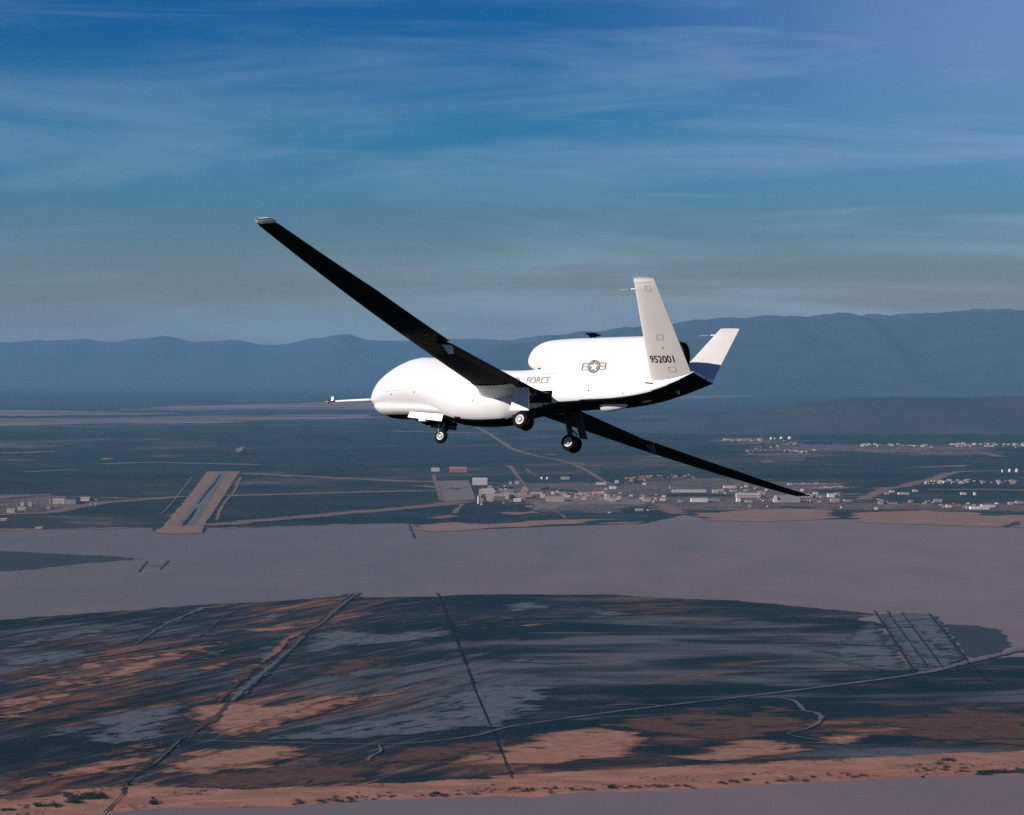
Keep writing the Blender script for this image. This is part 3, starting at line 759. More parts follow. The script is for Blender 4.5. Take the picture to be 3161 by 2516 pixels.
RO = [([cA(2005, 250), cA(1985, 290), cA(1950, 370), cA(1880, 450), cA(1830, 530), cA(1805, 610)], 16),
      ([cA(1600, 250), cA(1500, 380), cA(1420, 480), cA(1340, 560)], 8),
      ([cA(2000, 224), cA(2156, 228), cB(200, 290), cB(360, 285)], 85), ([cA(1880, 410), cA(2156, 402), cB(200, 368), cB(400, 370)], 72),
      ([cA(1700, 655), cA(1900, 642), cA(2156, 616), cB(200, 506), cB(450, 478), cB(620, 452)], 80), ([cB(372, 232), cB(400, 320), cB(440, 442)], 26),
      ([cA(-100, 570), cA(200, 558), cA(430, 545), cA(700, 490), cA(900, 462), cA(1200, 440), cA(1540, 414)], 62),
      ([cA(-100, 440), cA(100, 415), cA(250, 402), cA(420, 402)], 70), ([cA(820, 425), cA(1100, 432), cA(1400, 426)], 50),
      ([dd(1004, 900), dd(1030, 914), cB(1000, 0), cB(1080, 35), cB(1250, 80), cB(1430, 115), cB(1580, 165), cB(1700, 230), cB(1780, 280), cB(1900, 330)], [46, 46, 46, 42, 38, 34, 32, 32, 30, 26]),
      ([cB(950, 155), cB(1010, 165), cB(1060, 230), cB(1110, 290), cB(1160, 350)], [60, 34, 22, 20, 18]), ([cB(1140, 180), cB(1180, 215), cB(1230, 245)], 18),
      ([cB(545, 552), cB(580, 510), cB(620, 480)], 26), ([cB(400, 600), cB(470, 580), cB(560, 575)], 60), ([cB(560, 350), cB(300, 330), cB(200, 330)], 60),
      ([k2(1330, 510), k2(1430, 570), k2(1530, 640)], 62), ([k4(0, 880), k4(200, 790), k4(330, 735), k4(560, 700), k4(740, 645), k4(1000, 590), k4(1160, 530), k4(1400, 500), k4(1800, 495), k4(2300, 500)], 50),
      ([k4(900, 740), k4(1300, 745), k4(1700, 740), k4(2300, 760)], 55), ([k4(560, 460), k4(900, 435), k4(1200, 430), k4(1500, 425)], 34), ([k4(1150, 150), k4(1500, 130), k4(2000, 130), k4(2400, 150)], 70),
      ([k4(230, 140), k4(600, 152), k4(980, 190)], 60), ([k4(1340, 262), k4(1600, 262), k4(1850, 305)], 50), ([cA(0, 108), cA(150, 112), cA(270, 116)], 60), ([cA(200, 212), cA(400, 200), cA(660, 195)], 60),
      ([cA(0, 52), cA(250, 48), cA(420, 38)], 110), ([cA(850, 145), cA(1200, 132), cA(1700, 140), cA(2156, 150)], 80), ([dd(820, 908), dd(900, 910), dd(1060, 914)], 90), ([k1(680, 155), k1(900, 150)], 40),
      ([k1(1180, 200), k1(1500, 200), k1(2156, 205)], 45), ([k2(1200, 560), k2(700, 505), k2(0, 505), k1(1600, 640)], 16), ([k4(200, 990), k4(700, 985), k4(1200, 985)], 34),
      ([k3(-900, 500), k3(0, 455), k3(700, 435), k3(1400, 440), k3(2156, 445)], 45), ([k1(-200, 660), k1(300, 640), k1(700, 600)], 20), ([k1(1690, 680), k1(1900, 780), k1(2000, 850)], 12), ([k1(400, 780), k1(450, 700), k1(500, 655)], 22)]
for i, (pts, w) in enumerate(RO):
    strip('road', pts, w if hasattr(w, '__len__') else w * (1.8 if w >= 45 else 1.0), 1.9 + 0.05 * (i % 5), M_road, 0.3, i * 2.0)
M_playa = ground_mat('far_playa', lambda t, pos: t.mix(t.rng(streak(t, pos, 4, 5200, 1500, (2, 2, 2), 8, 0.66), 0.38, 0.56), (0.060, 0.055, 0.052), (0.24, 0.155, 0.13)))
# far pale playas and dry washes
for i, (pts, m) in enumerate((
    ([dd(280, 862), dd(460, 852), dd(700, 846), dd(900, 848), dd(1100, 858), dd(900, 864), dd(640, 866), dd(400, 868)], M_playa),
    ([dd(-300, 886), dd(0, 884), dd(200, 880), dd(420, 876), dd(700, 872), dd(700, 880), dd(430, 890), dd(200, 894), dd(-300, 904)], M_playa),
    ([dd(-400, 864), dd(0, 862), dd(200, 866), dd(420, 872), dd(200, 874), dd(-400, 878)], M_playa),
    ([dd(1330, 834), dd(1500, 824), dd(1750, 822), dd(1760, 826), dd(1560, 836), dd(1400, 842)], M_playa),
    ([dd(320, 794), dd(350, 791), dd(362, 794), dd(340, 797)], M_shore),
    ([cC(1480, 232), cC(1700, 222), cC(1850, 216), cC(1850, 228), cC(1600, 232)], M_road), ([cC(640, 200), cC(690, 190), cC(730, 188), cC(700, 202)], M_road),
    ([cB(1280, 65), cB(1330, 60), cB(1400, 66), cB(1320, 70)], M_shore), ([cB(1580, 138), cB(1640, 134), cB(1660, 146), cB(1600, 150)], M_shore), ([cA(780, 100), cA(840, 92), cA(905, 96), cA(860, 106)], M_shore), ([cA(255, 155), cA(290, 150), cA(300, 158)], M_shore),
    ([cC(920, 348), cC(1000, 343), cC(1135, 344), cC(1130, 352), cC(950, 352)], M_shore), ([cC(1240, 348), cC(1340, 343), cC(1360, 350)], M_shore), ([cC(800, 325), cC(950, 318), cC(1130, 322), cC(1000, 332)], M_road),
    ([k1(1100, 760), k1(1400, 760), k1(1600, 740), k1(1640, 770), k1(1350, 805), k1(1180, 800)], M_road), ([k1(1420, 600), k1(1560, 560), k1(1600, 640), k1(1590, 740), k1(1500, 735)], M_road))):
    sheet('dirt_patch', pts, 1.0 + 0.2 * (i % 3), m, 60, 80 if m is not M_playa else 700, 60 if m is not M_playa else 900, 500 if m is not M_playa else 2500, 500 + i * 2)

# ------------------------------------------------------------------ the aircraft
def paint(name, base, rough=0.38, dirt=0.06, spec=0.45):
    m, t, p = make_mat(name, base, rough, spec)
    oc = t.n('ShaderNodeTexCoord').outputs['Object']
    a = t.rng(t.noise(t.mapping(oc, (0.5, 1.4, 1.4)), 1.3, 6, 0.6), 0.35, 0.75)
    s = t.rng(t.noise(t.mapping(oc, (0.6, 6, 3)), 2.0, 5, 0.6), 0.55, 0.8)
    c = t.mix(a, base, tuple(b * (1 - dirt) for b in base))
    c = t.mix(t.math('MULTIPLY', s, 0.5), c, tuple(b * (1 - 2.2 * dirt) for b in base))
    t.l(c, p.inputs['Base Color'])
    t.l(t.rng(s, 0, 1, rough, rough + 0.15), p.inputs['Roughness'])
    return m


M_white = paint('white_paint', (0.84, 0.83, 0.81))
M_wing = paint('wing_shade_colour', (0.007, 0.0075, 0.008), 0.6, 0.25, 0.05)  # shade of the wing underside put into one even dark colour
M_belly_shade = paint('belly_shade_colour', (0.012, 0.0125, 0.013), 0.6, 0.2, 0.05)  # stands in for shade under body and chin
M_fin = paint('pale_grey_fin_paint', (0.80, 0.75, 0.70), 0.45, 0.05)
M_grey = mottled('grey_marking_paint', (0.30, 0.235, 0.205), (0.36, 0.29, 0.25), 6)
M_dkmark = mottled('dark_marking_paint', (0.085, 0.028, 0.02), (0.13, 0.05, 0.038), 8)
M_seam = mottled('panel_seam_paint', (0.48, 0.46, 0.43), (0.58, 0.55, 0.52), 6)
M_red = mottled('red_lens', (0.35, 0.03, 0.02), (0.22, 0.02, 0.02), 4, rough=0.3)
M_orange = mottled('orange_decal', (0.70, 0.42, 0.16), (0.62, 0.40, 0.2), 4)
M_black = mottled('soot_and_recess_black', (0.003, 0.003, 0.0035), (0.006, 0.006, 0.006), 3, rough=0.9, spec=0.05)
M_tyre = mottled('tyre_rubber', (0.005, 0.005, 0.0055), (0.010, 0.010, 0.010), 8, rough=0.85)
M_rim = mottled('wheel_metal', (0.85, 0.81, 0.77), (0.66, 0.62, 0.59), 14, rough=0.45, spec=0.5)
M_strut = mottled('strut_metal', (0.55, 0.54, 0.53), (0.38, 0.37, 0.36), 10, rough=0.4, spec=0.5)
M_dstrut = mottled('dark_strut_metal', (0.045, 0.05, 0.052), (0.08, 0.08, 0.08), 10, rough=0.5)
M_inner = mottled('primer_grey', (0.10, 0.115, 0.115), (0.14, 0.15, 0.145), 4)

AIR = empty('aircraft')
AIR.matrix_world = Matrix.Translation(Vector((0, 0, CAM_H)) + WC @ TA) @ MA.to_4x4() @ Matrix.Translation((-7.0, 0, 0))
tag(AIR, 'white uncrewed aircraft with bulbous nose, long dark wings, V tail and lowered wheels', 'aircraft')


def interp(tab, x):
    """Catmull-Rom through rows of (x, a, b, ...)"""
    n = len(tab)
    if x <= tab[0][0]:
        return list(tab[0][1:])
    if x >= tab[-1][0]:
        return list(tab[-1][1:])
    i = max(k for k in range(n - 1) if tab[k][0] <= x)
    a, b = tab[i], tab[i + 1]
    h = b[0] - a[0]
    t = (x - a[0]) / h
    out = []
    for c in range(1, len(a)):
        def sl(k):
            if k <= 0 or k >= n - 1:
                k0, k1_ = (0, 1) if k <= 0 else (n - 2, n - 1)
                return (tab[k1_][c] - tab[k0][c]) / (tab[k1_][0] - tab[k0][0])
            d1 = (tab[k][c] - tab[k - 1][c]) / (tab[k][0] - tab[k - 1][0])
            d2 = (tab[k + 1][c] - tab[k][c]) / (tab[k + 1][0] - tab[k][0])
            return 0.0 if d1 * d2 <= 0 else 2 * d1 * d2 / (d1 + d2)
        m0, m1 = sl(i), sl(i + 1)
        out.append((2 * t**3 - 3 * t**2 + 1) * a[c] + (t**3 - 2 * t**2 + t) * h * m0 + (-2 * t**3 + 3 * t**2) * b[c] + (t**3 - t**2) * h * m1)
    return out


def spow(v, e):
    return math.copysign(abs(v) ** e, v)


# x, top, bottom, half width, widest level, upper exponent, lower exponent
BODY = [
 (0.00, -0.13, -0.15, 0.02, -0.14, 2.0, 2.0), (0.03, 0.10, -0.24, 0.20, -0.12, 2.0, 2.0), (0.10, 0.30, -0.31, 0.34, -0.10, 2.0, 2.0), (0.22, 0.52, -0.37, 0.46, -0.05, 2.0, 2.1),
 (0.42, 0.74, -0.42, 0.57, 0.00, 2.0, 2.2), (0.72, 0.96, -0.48, 0.66, 0.05, 2.05, 1.95), (1.15, 1.20, -0.51, 0.72, 0.10, 2.1, 1.9), (1.65, 1.37, -0.53, 0.75, 0.12, 2.15, 1.9),
 (2.10, 1.425, -0.55, 0.76, 0.10, 2.2, 1.9), (2.60, 1.40, -0.62, 0.76, 0.05, 2.2, 2.0), (3.10, 1.33, -0.76, 0.76, -0.02, 2.2, 2.2), (3.60, 1.23, -0.92, 0.76, -0.10, 2.2, 2.6),
 (4.10, 1.13, -1.02, 0.76, -0.15, 2.3, 2.8), (5.00, 0.97, -1.07, 0.76, -0.12, 2.4, 2.8), (5.80, 0.87, -1.05, 0.74, -0.05, 2.5, 2.5), (6.40, 0.86, -0.90, 0.72, 0.00, 2.6, 2.15),
 (7.00, 0.89, -0.74, 0.70, 0.02, 2.7, 2.3), (7.60, 0.93, -0.60, 0.68, 0.05, 2.8, 3.4), (8.10, 1.12, -0.51, 0.665, 0.10, 3.4, 4.2), (8.60, 1.32, -0.46, 0.655, 0.10, 4.0, 5.0), (9.20, 1.38, -0.42, 0.645, 0.10, 4.0, 5.5),
 (10.20, 1.38, -0.38, 0.63, 0.12, 4.0, 5.5), (11.00, 1.34, -0.29, 0.62, 0.16, 4.0, 5.5), (11.70, 1.18, -0.15, 0.62, 0.22, 3.8, 5.5), (12.30, 0.92, 0.04, 0.64, 0.30, 3.4, 5.5),
 (12.85, 0.74, 0.26, 0.67, 0.40, 3.2, 5.5), (13.25, 0.66, 0.44, 0.71, 0.52, 3.5, 4.5), (13.42, 0.60, 0.52, 0.73, 0.56, 4.0, 4.0)]
NAC = [
 (6.46, 1.24, 1.14, 0.03, 1.19, 2.0, 2.0), (6.50, 1.42, 1.03, 0.20, 1.20, 2.0, 2.0), (6.60, 1.60, 0.96, 0.34, 1.22, 2.0, 2.0), (6.78, 1.76, 0.89, 0.45, 1.25, 2.1, 2.0), (7.05, 1.88, 0.83, 0.52, 1.28, 2.2, 2.0),
 (7.35, 1.945, 0.76, 0.56, 1.28, 2.2, 2.1), (7.70, 1.97, 0.62, 0.58, 1.25, 2.3, 2.3), (8.40, 1.99, 0.50, 0.60, 1.20, 2.4, 2.8), (9.50, 2.0, 0.50, 0.61, 1.20, 2.4, 3.2), (10.90, 2.01, 0.50, 0.60, 1.22, 2.4, 3.0),
 (11.60, 1.96, 0.52, 0.58, 1.25, 2.3, 2.8), (12.10, 1.89, 0.62, 0.53, 1.30, 2.1, 2.4), (12.36, 1.84, 0.84, 0.49, 1.34, 2.0, 2.0)]
CHIN = [
 (0.20, -0.30, -0.40, 0.20, -0.35, 2, 2), (0.26, -0.28, -0.50, 0.32, -0.37, 2, 2), (0.38, -0.28, -0.60, 0.42, -0.40, 2, 2), (0.58, -0.30, -0.69, 0.50, -0.43, 2.1, 2), (0.85, -0.32, -0.75, 0.56, -0.46, 2.2, 2.1),
 (1.25, -0.34, -0.78, 0.59, -0.48, 2.3, 2.15), (2.10, -0.36, -0.785, 0.59, -0.50, 2.3, 2.15), (2.70, -0.40, -0.79, 0.58, -0.54, 2.3, 2.15), (3.30, -0.50, -0.82, 0.54, -0.62, 2.3, 2.1), (3.70, -0.66, -0.86, 0.48, -0.74, 2.3, 2)]


def sec(tab, x, n=56):
    zt, zb, w, zm, nt, nb = interp(tab, x)
    r = []
    for k in range(n):
        a = 2 * math.pi * k / n
        ca, sa = math.cos(a), math.sin(a)
        if sa >= 0:
            r.append((x, w * spow(ca, 2 / nt), zm + (zt - zm) * abs(sa) ** (2 / nt)))
        else:
            r.append((x, w * spow(ca, 2 / nb), zm - (zm - zb) * abs(sa) ** (2 / nb)))
    return r


def side_y(tab, x, z):
    """port-side surface at station x, level z"""
    zt, zb, w, zm, nt, nb = interp(tab, x)
    n, h = (nt, zt - zm) if z >= zm else (nb, zm - zb)
    q = min(0.999, abs(z - zm) / h)
    return -w * (1 - q ** n) ** (1 / n)


def loft(tab, x0, x1, N, n=56, cap=(True, True), belly=None):
    vs, fs, fm = [], [], []
    xs = [x0 + (x1 - x0) * (i / N) for i in range(N + 1)]
    xs = sorted(set(xs + [r[0] for r in tab[:6] if x0 <= r[0] <= x1] + [x0 + (x1 - x0) * (i / N) ** 2 * 0.2 for i in range(12)]))
    for x in xs:
        vs += sec(tab, x, n)
    for i in range(len(xs) - 1):
        for k in range(n):
            k_ = (k + 1) % n
            fs.append((i * n + k, i * n + k_, (i + 1) * n + k_, (i + 1) * n + k))
    if cap[0]:
        fs.append(tuple(range(n))[::-1])
    if cap[1]:
        fs.append(tuple((len(xs) - 1) * n + k for k in range(n)))
    return vs, fs


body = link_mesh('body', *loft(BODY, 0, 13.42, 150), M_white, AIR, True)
body.data.materials.append(M_belly_shade)
for p in body.data.polygons:                 # belly shade put into the colour of downward faces, nose gear back
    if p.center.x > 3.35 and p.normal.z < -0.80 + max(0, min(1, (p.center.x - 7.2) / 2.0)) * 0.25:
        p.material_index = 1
nac = link_mesh('engine_nacelle', *loft(NAC, 6.46, 12.36, 90), M_white, AIR, True)
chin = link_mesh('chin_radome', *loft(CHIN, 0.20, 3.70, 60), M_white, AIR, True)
chin.data.materials.append(M_belly_shade)
for p in chin.data.polygons:  # shade along the chin's bottom, also given as dark faces
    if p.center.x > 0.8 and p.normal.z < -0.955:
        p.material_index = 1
for o in (body, nac, chin):
    o.data.polygons[-1].use_smooth = False


def on_side(tab, x, z, off=0.012):
    y = side_y(tab, x, z)
    if tab is NAC and z < 1.2:               # the body side stands proud of the nacelle here
        y = min(y, side_y(BODY, x, z))
    return (x, y - off, z)


# exhaust, intake
mb = MB()
n = 40
for (xa, ra, xb, rb) in ((12.30, 0.485, 12.54, 0.455), (12.54, 0.455, 12.54, 0.415), (12.54, 0.415, 12.20, 0.38)):
    A = [(xa, ra * math.cos(2 * math.pi * k / n), 1.33 + ra * math.sin(2 * math.pi * k / n)) for k in range(n)]
    B = [(xb, rb * math.cos(2 * math.pi * k / n), 1.33 + rb * math.sin(2 * math.pi * k / n)) for k in range(n)]
    mb.add(A + B, [(k, n + k, n + (k + 1) % n, (k + 1) % n) for k in range(n)])
mb.add([(12.22, 0.40 * math.cos(2 * math.pi * k / n), 1.33 + 0.40 * math.sin(2 * math.pi * k / n)) for k in range(n)], [tuple(range(n))])
mb.build('exhaust_nozzle', M_black, nac, True)
MB().add([(7.0 + 0.2 * abs(math.sin(a)), 0.34 * math.cos(a), 0.87 + 0.10 * math.sin(a)) for a in [2 * math.pi * k / 24 for k in range(24)]], [tuple(range(24))]).build('air_intake', M_black, nac)

# fairing running from the aft belly line up over the tail deck
# nose boom with its vanes
bm_ = MB()
bm_.tube([(0.08, 0, -0.09), (-0.4, 0, -0.095), (-1.2, 0, -0.115), (-1.72, 0, -0.13)], [0.058, 0.052, 0.042, 0.034])
boom = bm_.build('nose_boom', M_white, AIR, True)
MB().tube([(-1.72, 0, -0.13), (-1.98, 0, -0.136)], 0.024).build('boom_sleeve', M_dkmark, boom, True)
MB().tube([(-1.98, 0, -0.136), (-2.2, 0, -0.142)], [0.016, 0.007]).build('probe_tip', M_seam, boom, True)
MB().box(-1.93, -1.84, -0.006, 0.006, -0.11, 0.04).build('vane', M_white, boom)
MB().box(-2.05, -2.00, -0.006, 0.006, -0.21, -0.06).build('vane', M_black, boom)
MB().tube([(-1.90, 0, -0.30), (-1.90, 0, -0.26)], 0.02).tube([(-1.90, 0, -0.27), (-1.90, 0, -0.14)], 0.006).build('vane', M_red, boom)


# wings
def foil(c, th, n=15, camber=0.03):
    """closed aerofoil outline, leading edge at 0"""
    up, lo = [], []
    for i in range(n + 1):
        x = 0.5 * (1 - math.cos(math.pi * i / n))
        t = 5 * th * (0.2969 * math.sqrt(x) - 0.126 * x - 0.3516 * x**2 + 0.2843 * x**3 - 0.1036 * x**4)
        m = camber * 4 * x * (1 - x)
        up.append((x * c, (m + t) * c)); lo.append((x * c, (m - t) * c))
    return up + lo[1:-1][::-1]


def wing_le(y): return 5.15 + 0.162 * y
def wing_te(y):
    return 7.50 + 0.025 * y if y < 6.9 else (7.86 + (y - 7) * 0.118 if y < 12 else 8.45 + (y - 12) * 0.062)
def wing_z(y): return -0.015 + 0.00184 * y * y


def wing(sg):
    ys = [0.35, 1.0, 1.6, 2.5, 4.0, 5.5, 6.89, 6.91, 8.5, 10, 11, 12, 13, 14, 15, 16, 16.9, 17.5, 17.66]
    vs, fs = [], []
    m = None
    for y in ys:
        le, te = wing_le(y), wing_te(y)
        if y > 17.55:
            le += 0.05; te -= 0.02
        c = te - le
        th = 0.155 if y < 17.55 else 0.11
        pr = foil(c, th)
        m = len(pr)
        tw = R(2.5)
        for px, pz in pr:
            X, Z = px - 0.4 * c, pz
            vs.append((le + 0.4 * c + X * math.cos(tw) + Z * math.sin(tw), sg * y, wing_z(y) - X * math.sin(tw) + Z * math.cos(tw) - 0.02 * c))
    for i in range(len(ys) - 1):
        for k in range(m):
            f = (i * m + k, i * m + (k + 1) % m, (i + 1) * m + (k + 1) % m, (i + 1) * m + k)
            fs.append(f if sg > 0 else f[::-1])
    t = tuple((len(ys) - 1) * m + k for k in range(m))
    fs.append(t if sg > 0 else t[::-1])
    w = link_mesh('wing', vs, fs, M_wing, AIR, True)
    w.data.polygons[-1].use_smooth = False
    # flap, slightly lowered and standing aft of the outer wing
    fl = MB()
    A = []
    for y in (0.66, 6.84):
        te = wing_te(y); z = wing_z(y)
        A.append([(te - 0.42, sg * y, z - 0.035), (te - 0.40, sg * y, z - 0.13), (te + 0.24, sg * y, z - 0.175), (te + 0.24, sg * y, z - 0.155), (te - 0.2, sg * y, z - 0.045)])
    n_ = 5
    fl.add(A[0] + A[1], [(k, (k + 1) % n_, n_ + (k + 1) % n_, n_ + k) for k in range(n_)] + [tuple(range(n_)), tuple(range(n_, 2 * n_))[::-1]])
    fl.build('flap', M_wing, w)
    # spar-end fence under the flap end
    y = 6.75
    z = wing_z(y) - 0.04
    fe = MB()
    q = [(7.40, z - 0.06), (7.80, z - 0.06), (7.93, z - 0.42), (7.75, z - 0.42)]
    fe.add([(a, sg * y - 0.02, b) for a, b in q] + [(a, sg * y + 0.02, b) for a, b in q], [(3, 2, 1, 0), (4, 5, 6, 7), (0, 1, 5, 4), (1, 2, 6, 5), (2, 3, 7, 6), (3, 0, 4, 7)])
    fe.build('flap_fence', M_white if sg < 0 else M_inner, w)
    # tip cap
    y0 = 17.66
    le, te = wing_le(y0) + 0.05, wing_te(y0) - 0.02
    c = te - le
    tc_ = MB()
    pr = foil(c, 0.13)
    mm = len(pr)
    rings = []
    for q, s_ in ((0, 1.0), (0.09, 0.95), (0.16, 0.75), (0.20, 0.3)):
        rings += [(le + 0.4 * c + (px - 0.4 * c) * (0.55 + 0.45 * s_), sg * (y0 + q), wing_z(y0) + pz * s_ - 0.012 + q * 0.38) for px, pz in pr]
    ff = []
    for i in range(3):
        for k in range(mm):
            f = (i * mm + k, i * mm + (k + 1) % mm, (i + 1) * mm + (k + 1) % mm, (i + 1) * mm + k)
            ff.append(f if sg > 0 else f[::-1])
    ff.append(tuple(3 * mm + k for k in range(mm)))
    tc_.add(rings, ff)
    tip = tc_.build('wing_tip_cap', M_white, w, True)
    MB().tube([(le - 0.03, sg * (y0 - 0.02), wing_z(y0) - 0.005), (le + 0.10, sg * (y0 + 0.03), wing_z(y0) - 0.005)], [0.03, 0.045], 10).build('navigation_light', M_red if sg < 0 else M_black, tip, True)
    # root fairing blending wing into body
    rf = MB()
    prs = []
    for y, x0, x1, th in ((0.50, 4.85, 7.95, 0.60), (0.72, 4.95, 7.85, 0.52), (0.95, 5.07, 7.74, 0.44), (1.25, 5.22, 7.66, 0.40), (1.60, 5.36, 7.57, 0.352), (2.0, 5.455, 7.555, 0.325)):
        c = x1 - x0
        pr2 = foil(c, th / c, camber=0.02)
        prs.append([(x0 + a, sg * y, wing_z(y) + b - 0.045 - (0.06 if y < 0.9 else 0.02) * (1.4 - min(y, 1.4)) * (1 - a / c) + (0.4 * c - a) * 0.03) for a, b in pr2])
    mm = len(prs[0])
    ff = []
    for i in range(len(prs) - 1):
        for k in range(mm):
            f = (i * mm + k, i * mm + (k + 1) % mm, (i + 1) * mm + (k + 1) % mm, (i + 1) * mm + k)
            ff.append(f if sg > 0 else f[::-1])
    rf.add([p for r in prs for p in r], ff)
    rf.build('root_fairing', M_white, w, True)
    return w


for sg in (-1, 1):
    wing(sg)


# V tail
def finP(sg, s, c, off=0.0):
    """s 0 root .. 1 tip, c 0 leading .. 1 trailing edge, off outward from the outer face"""
    y0, z0, y1, z1 = 0.60, 0.40, 3.045, 3.12
    le = 11.72 + (12.08 - 11.72) * s
    te = 13.36 + (12.85 - 13.36) * s
    dy, dz = y1 - y0, z1 - z0
    L = math.hypot(dy, dz)
    ny, nz = dz / L, -dy / L
    th = (te - le) * 0.11
    t = 5 * th * (0.2969 * math.sqrt(max(c, 0)) - 0.126 * c - 0.3516 * c**2 + 0.2843 * c**3 - 0.1036 * c**4)
    d = t + off if off >= 0 else -(t - off)
    return (le + (te - le) * c, sg * (y0 + dy * s + ny * d), z0 + dz * s + nz * d)


for sg in (-1, 1):
    vs, fs = [], []
    SS = [-0.03] + [i / 10 for i in range(11)] + [1.008]
    NC = 16
    for s in SS:
        sf = lambda c: s if s > 0.08 else s + 0.075 * c * (0.1 - s) / 0.13 * (1 if s < 0.1 else 0)
        row = [finP(sg, sf(0.5 * (1 - math.cos(math.pi * i / NC))), 0.5 * (1 - math.cos(math.pi * i / NC)), 0) for i in range(NC + 1)]
        row2 = [finP(sg, sf(0.5 * (1 - math.cos(math.pi * i / NC))), 0.5 * (1 - math.cos(math.pi * i / NC)), -1e-6) for i in range(NC - 1, 0, -1)]
        if s > 1.003:
            row = [tuple(Vector(a) * 0.7 + Vector(b) * 0.3) for a, b in zip(row, [row[0]] + row2[::-1] + [row[-1]])]
            row2 = [tuple(Vector(b) * 0.7 + Vector(a) * 0.3) for a, b in zip(row[1:-1][::-1], row2)]
        vs += row + row2
    m = 2 * NC
    for i in range(len(SS) - 1):
        for k in range(m):
            f = (i * m + k, i * m + (k + 1) % m, (i + 1) * m + (k + 1) % m, (i + 1) * m + k)
            fs.append(f[::-1] if sg < 0 else f)
    fs.append(tuple((len(SS) - 1) * m + k for k in range(m)))
    fin = link_mesh('tail_fin', vs, fs, M_fin, AIR, True)
    fin.data.polygons[-1].use_smooth = False
    # static probe on the leading edge near the tip
    P = Vector(finP(sg, 0.90, 0.0))
    MB().tube([P + Vector((0.1, 0, 0)), P + Vector((-0.16, 0, 0))], 0.022).build('probe', M_white, fin, True)
    MB().tube([P + Vector((-0.16, 0, 0)), P + Vector((-0.62, 0, -0.015))], [0.012, 0.006]).build('probe_rod', M_seam, fin, True)
    # tip closing strip and access panels (outer face)
    for s0, c0, hw, hs in ((0.905, 0.60, 0.115, 0.028), (0.42, 0.52, 0.095, 0.028), (-0.0 + 0.095, 0.60, 0.09, 0.026)):
        q = MB()
        for (ca, cb, sa, sb) in ((c0 - hw, c0 + hw, s0 - hs, s0 - hs + 0.006), (c0 - hw, c0 + hw, s0 + hs - 0.006, s0 + hs), (c0 - hw, c0 - hw + 0.022, s0 - hs, s0 + hs), (c0 + hw - 0.022, c0 + hw, s0 - hs, s0 + hs)):
            q.add([finP(sg, sa, ca, .004), finP(sg, sa, cb, .004), finP(sg, sb, cb, .004), finP(sg, sb, ca, .004)], [(0, 1, 2, 3)])
        q.build('access_panel', M_seam, fin)
    q = MB()
    for i in range(8):
        a, b = 0.04 + i * 0.1, 0.14 + i * 0.1
        q.add([finP(sg, 0.962, a, .004), finP(sg, 0.962, b, .004), finP(sg, 0.967, b, .004), finP(sg, 0.967, a, .004)], [(0, 1, 2, 3)])
    q.build('panel_seam', M_seam, fin)
    if sg < 0:
        PORT_FIN = fin


def text_mesh(body_txt, mapper, x0, x1, h, name, mat, parent, thick=0.0, shear=0.0):
    """lettering fitted to a width and height and laid on a surface by mapper(u, v)"""
    cu = bpy.data.curves.new('lettering', 'FONT')
    cu.body = body_txt
    cu.size = 1.0
    cu.offset = thick
    tmp = bpy.data.objects.new('lettering', cu)
    COL.objects.link(tmp)
    bpy.context.view_layer.update()
    me = bpy.data.meshes.new_from_object(tmp)
    bpy.data.objects.remove(tmp)
    co = np.empty(len(me.vertices) * 3)
    me.vertices.foreach_get('co', co)
    co = co.reshape(-1, 3)
    a, b = co.min(0), co.max(0)
    vs = [mapper(x0 + (x1 - x0) * (v[0] - a[0]) / (b[0] - a[0]), h * (v[1] - a[1]) / (b[1] - a[1])) for v in co]
    fs = [tuple(p.vertices) for p in me.polygons]
    bpy.data.meshes.remove(me)
    return link_mesh(name, vs, fs, mat, parent)


# tail number: along the chord direction on the outer face of the near fin
text_mesh('952001', lambda u, v: finP(-1, 0.168 + v / 3.66 - (u - 0.12) * 0.012, u, 0.006), 0.10, 0.72, 0.27, 'tail_number', M_dkmark, PORT_FIN, 0.019)
MB().add([(lambda p: p)(finP(-1, 0.315 + 0.007 * math.sin(a), 0.52 + 0.018 * math.cos(a), 0.006)) for a in [2 * math.pi * k / 12 for k in range(12)]], [tuple(range(12))]).build('red_dot', M_dkmark, PORT_FIN)
# service name along the body
FZ = 0.235
for word, xa, xb in (('FORCE', 6.86, 7.79), ('U.S. AIR', 5.24, 6.62)):
    text_mesh(word, lambda u, v: on_side(BODY, u, FZ + v + (u - 6.9) * 0.012, 0.012), xa, xb, 0.245, 'lettering', M_grey, body, 0.012)


def strip_on(tab, pts, hw, name, mat, parent, off=0.01):
    q = MB()
    for (xa, za), (xb, zb) in zip(pts[:-1], pts[1:]):
        d = Vector((xb - xa, zb - za)).normalized() * hw
        k = max(1, int(math.hypot(xb - xa, zb - za) / 0.1))
        for i in range(k):
            t0, t1 = i / k, (i + 1) / k
            x0, z0, x1, z1 = xa + (xb - xa) * t0, za + (zb - za) * t0, xa + (xb - xa) * t1, za + (zb - za) * t1
            q.add([on_side(tab, x0 + d.y, z0 - d.x, off), on_side(tab, x1 + d.y, z1 - d.x, off), on_side(tab, x1 - d.y, z1 + d.x, off), on_side(tab, x0 - d.y, z0 + d.x, off)], [(0, 1, 2, 3)])
    return q.build(name, mat, parent)


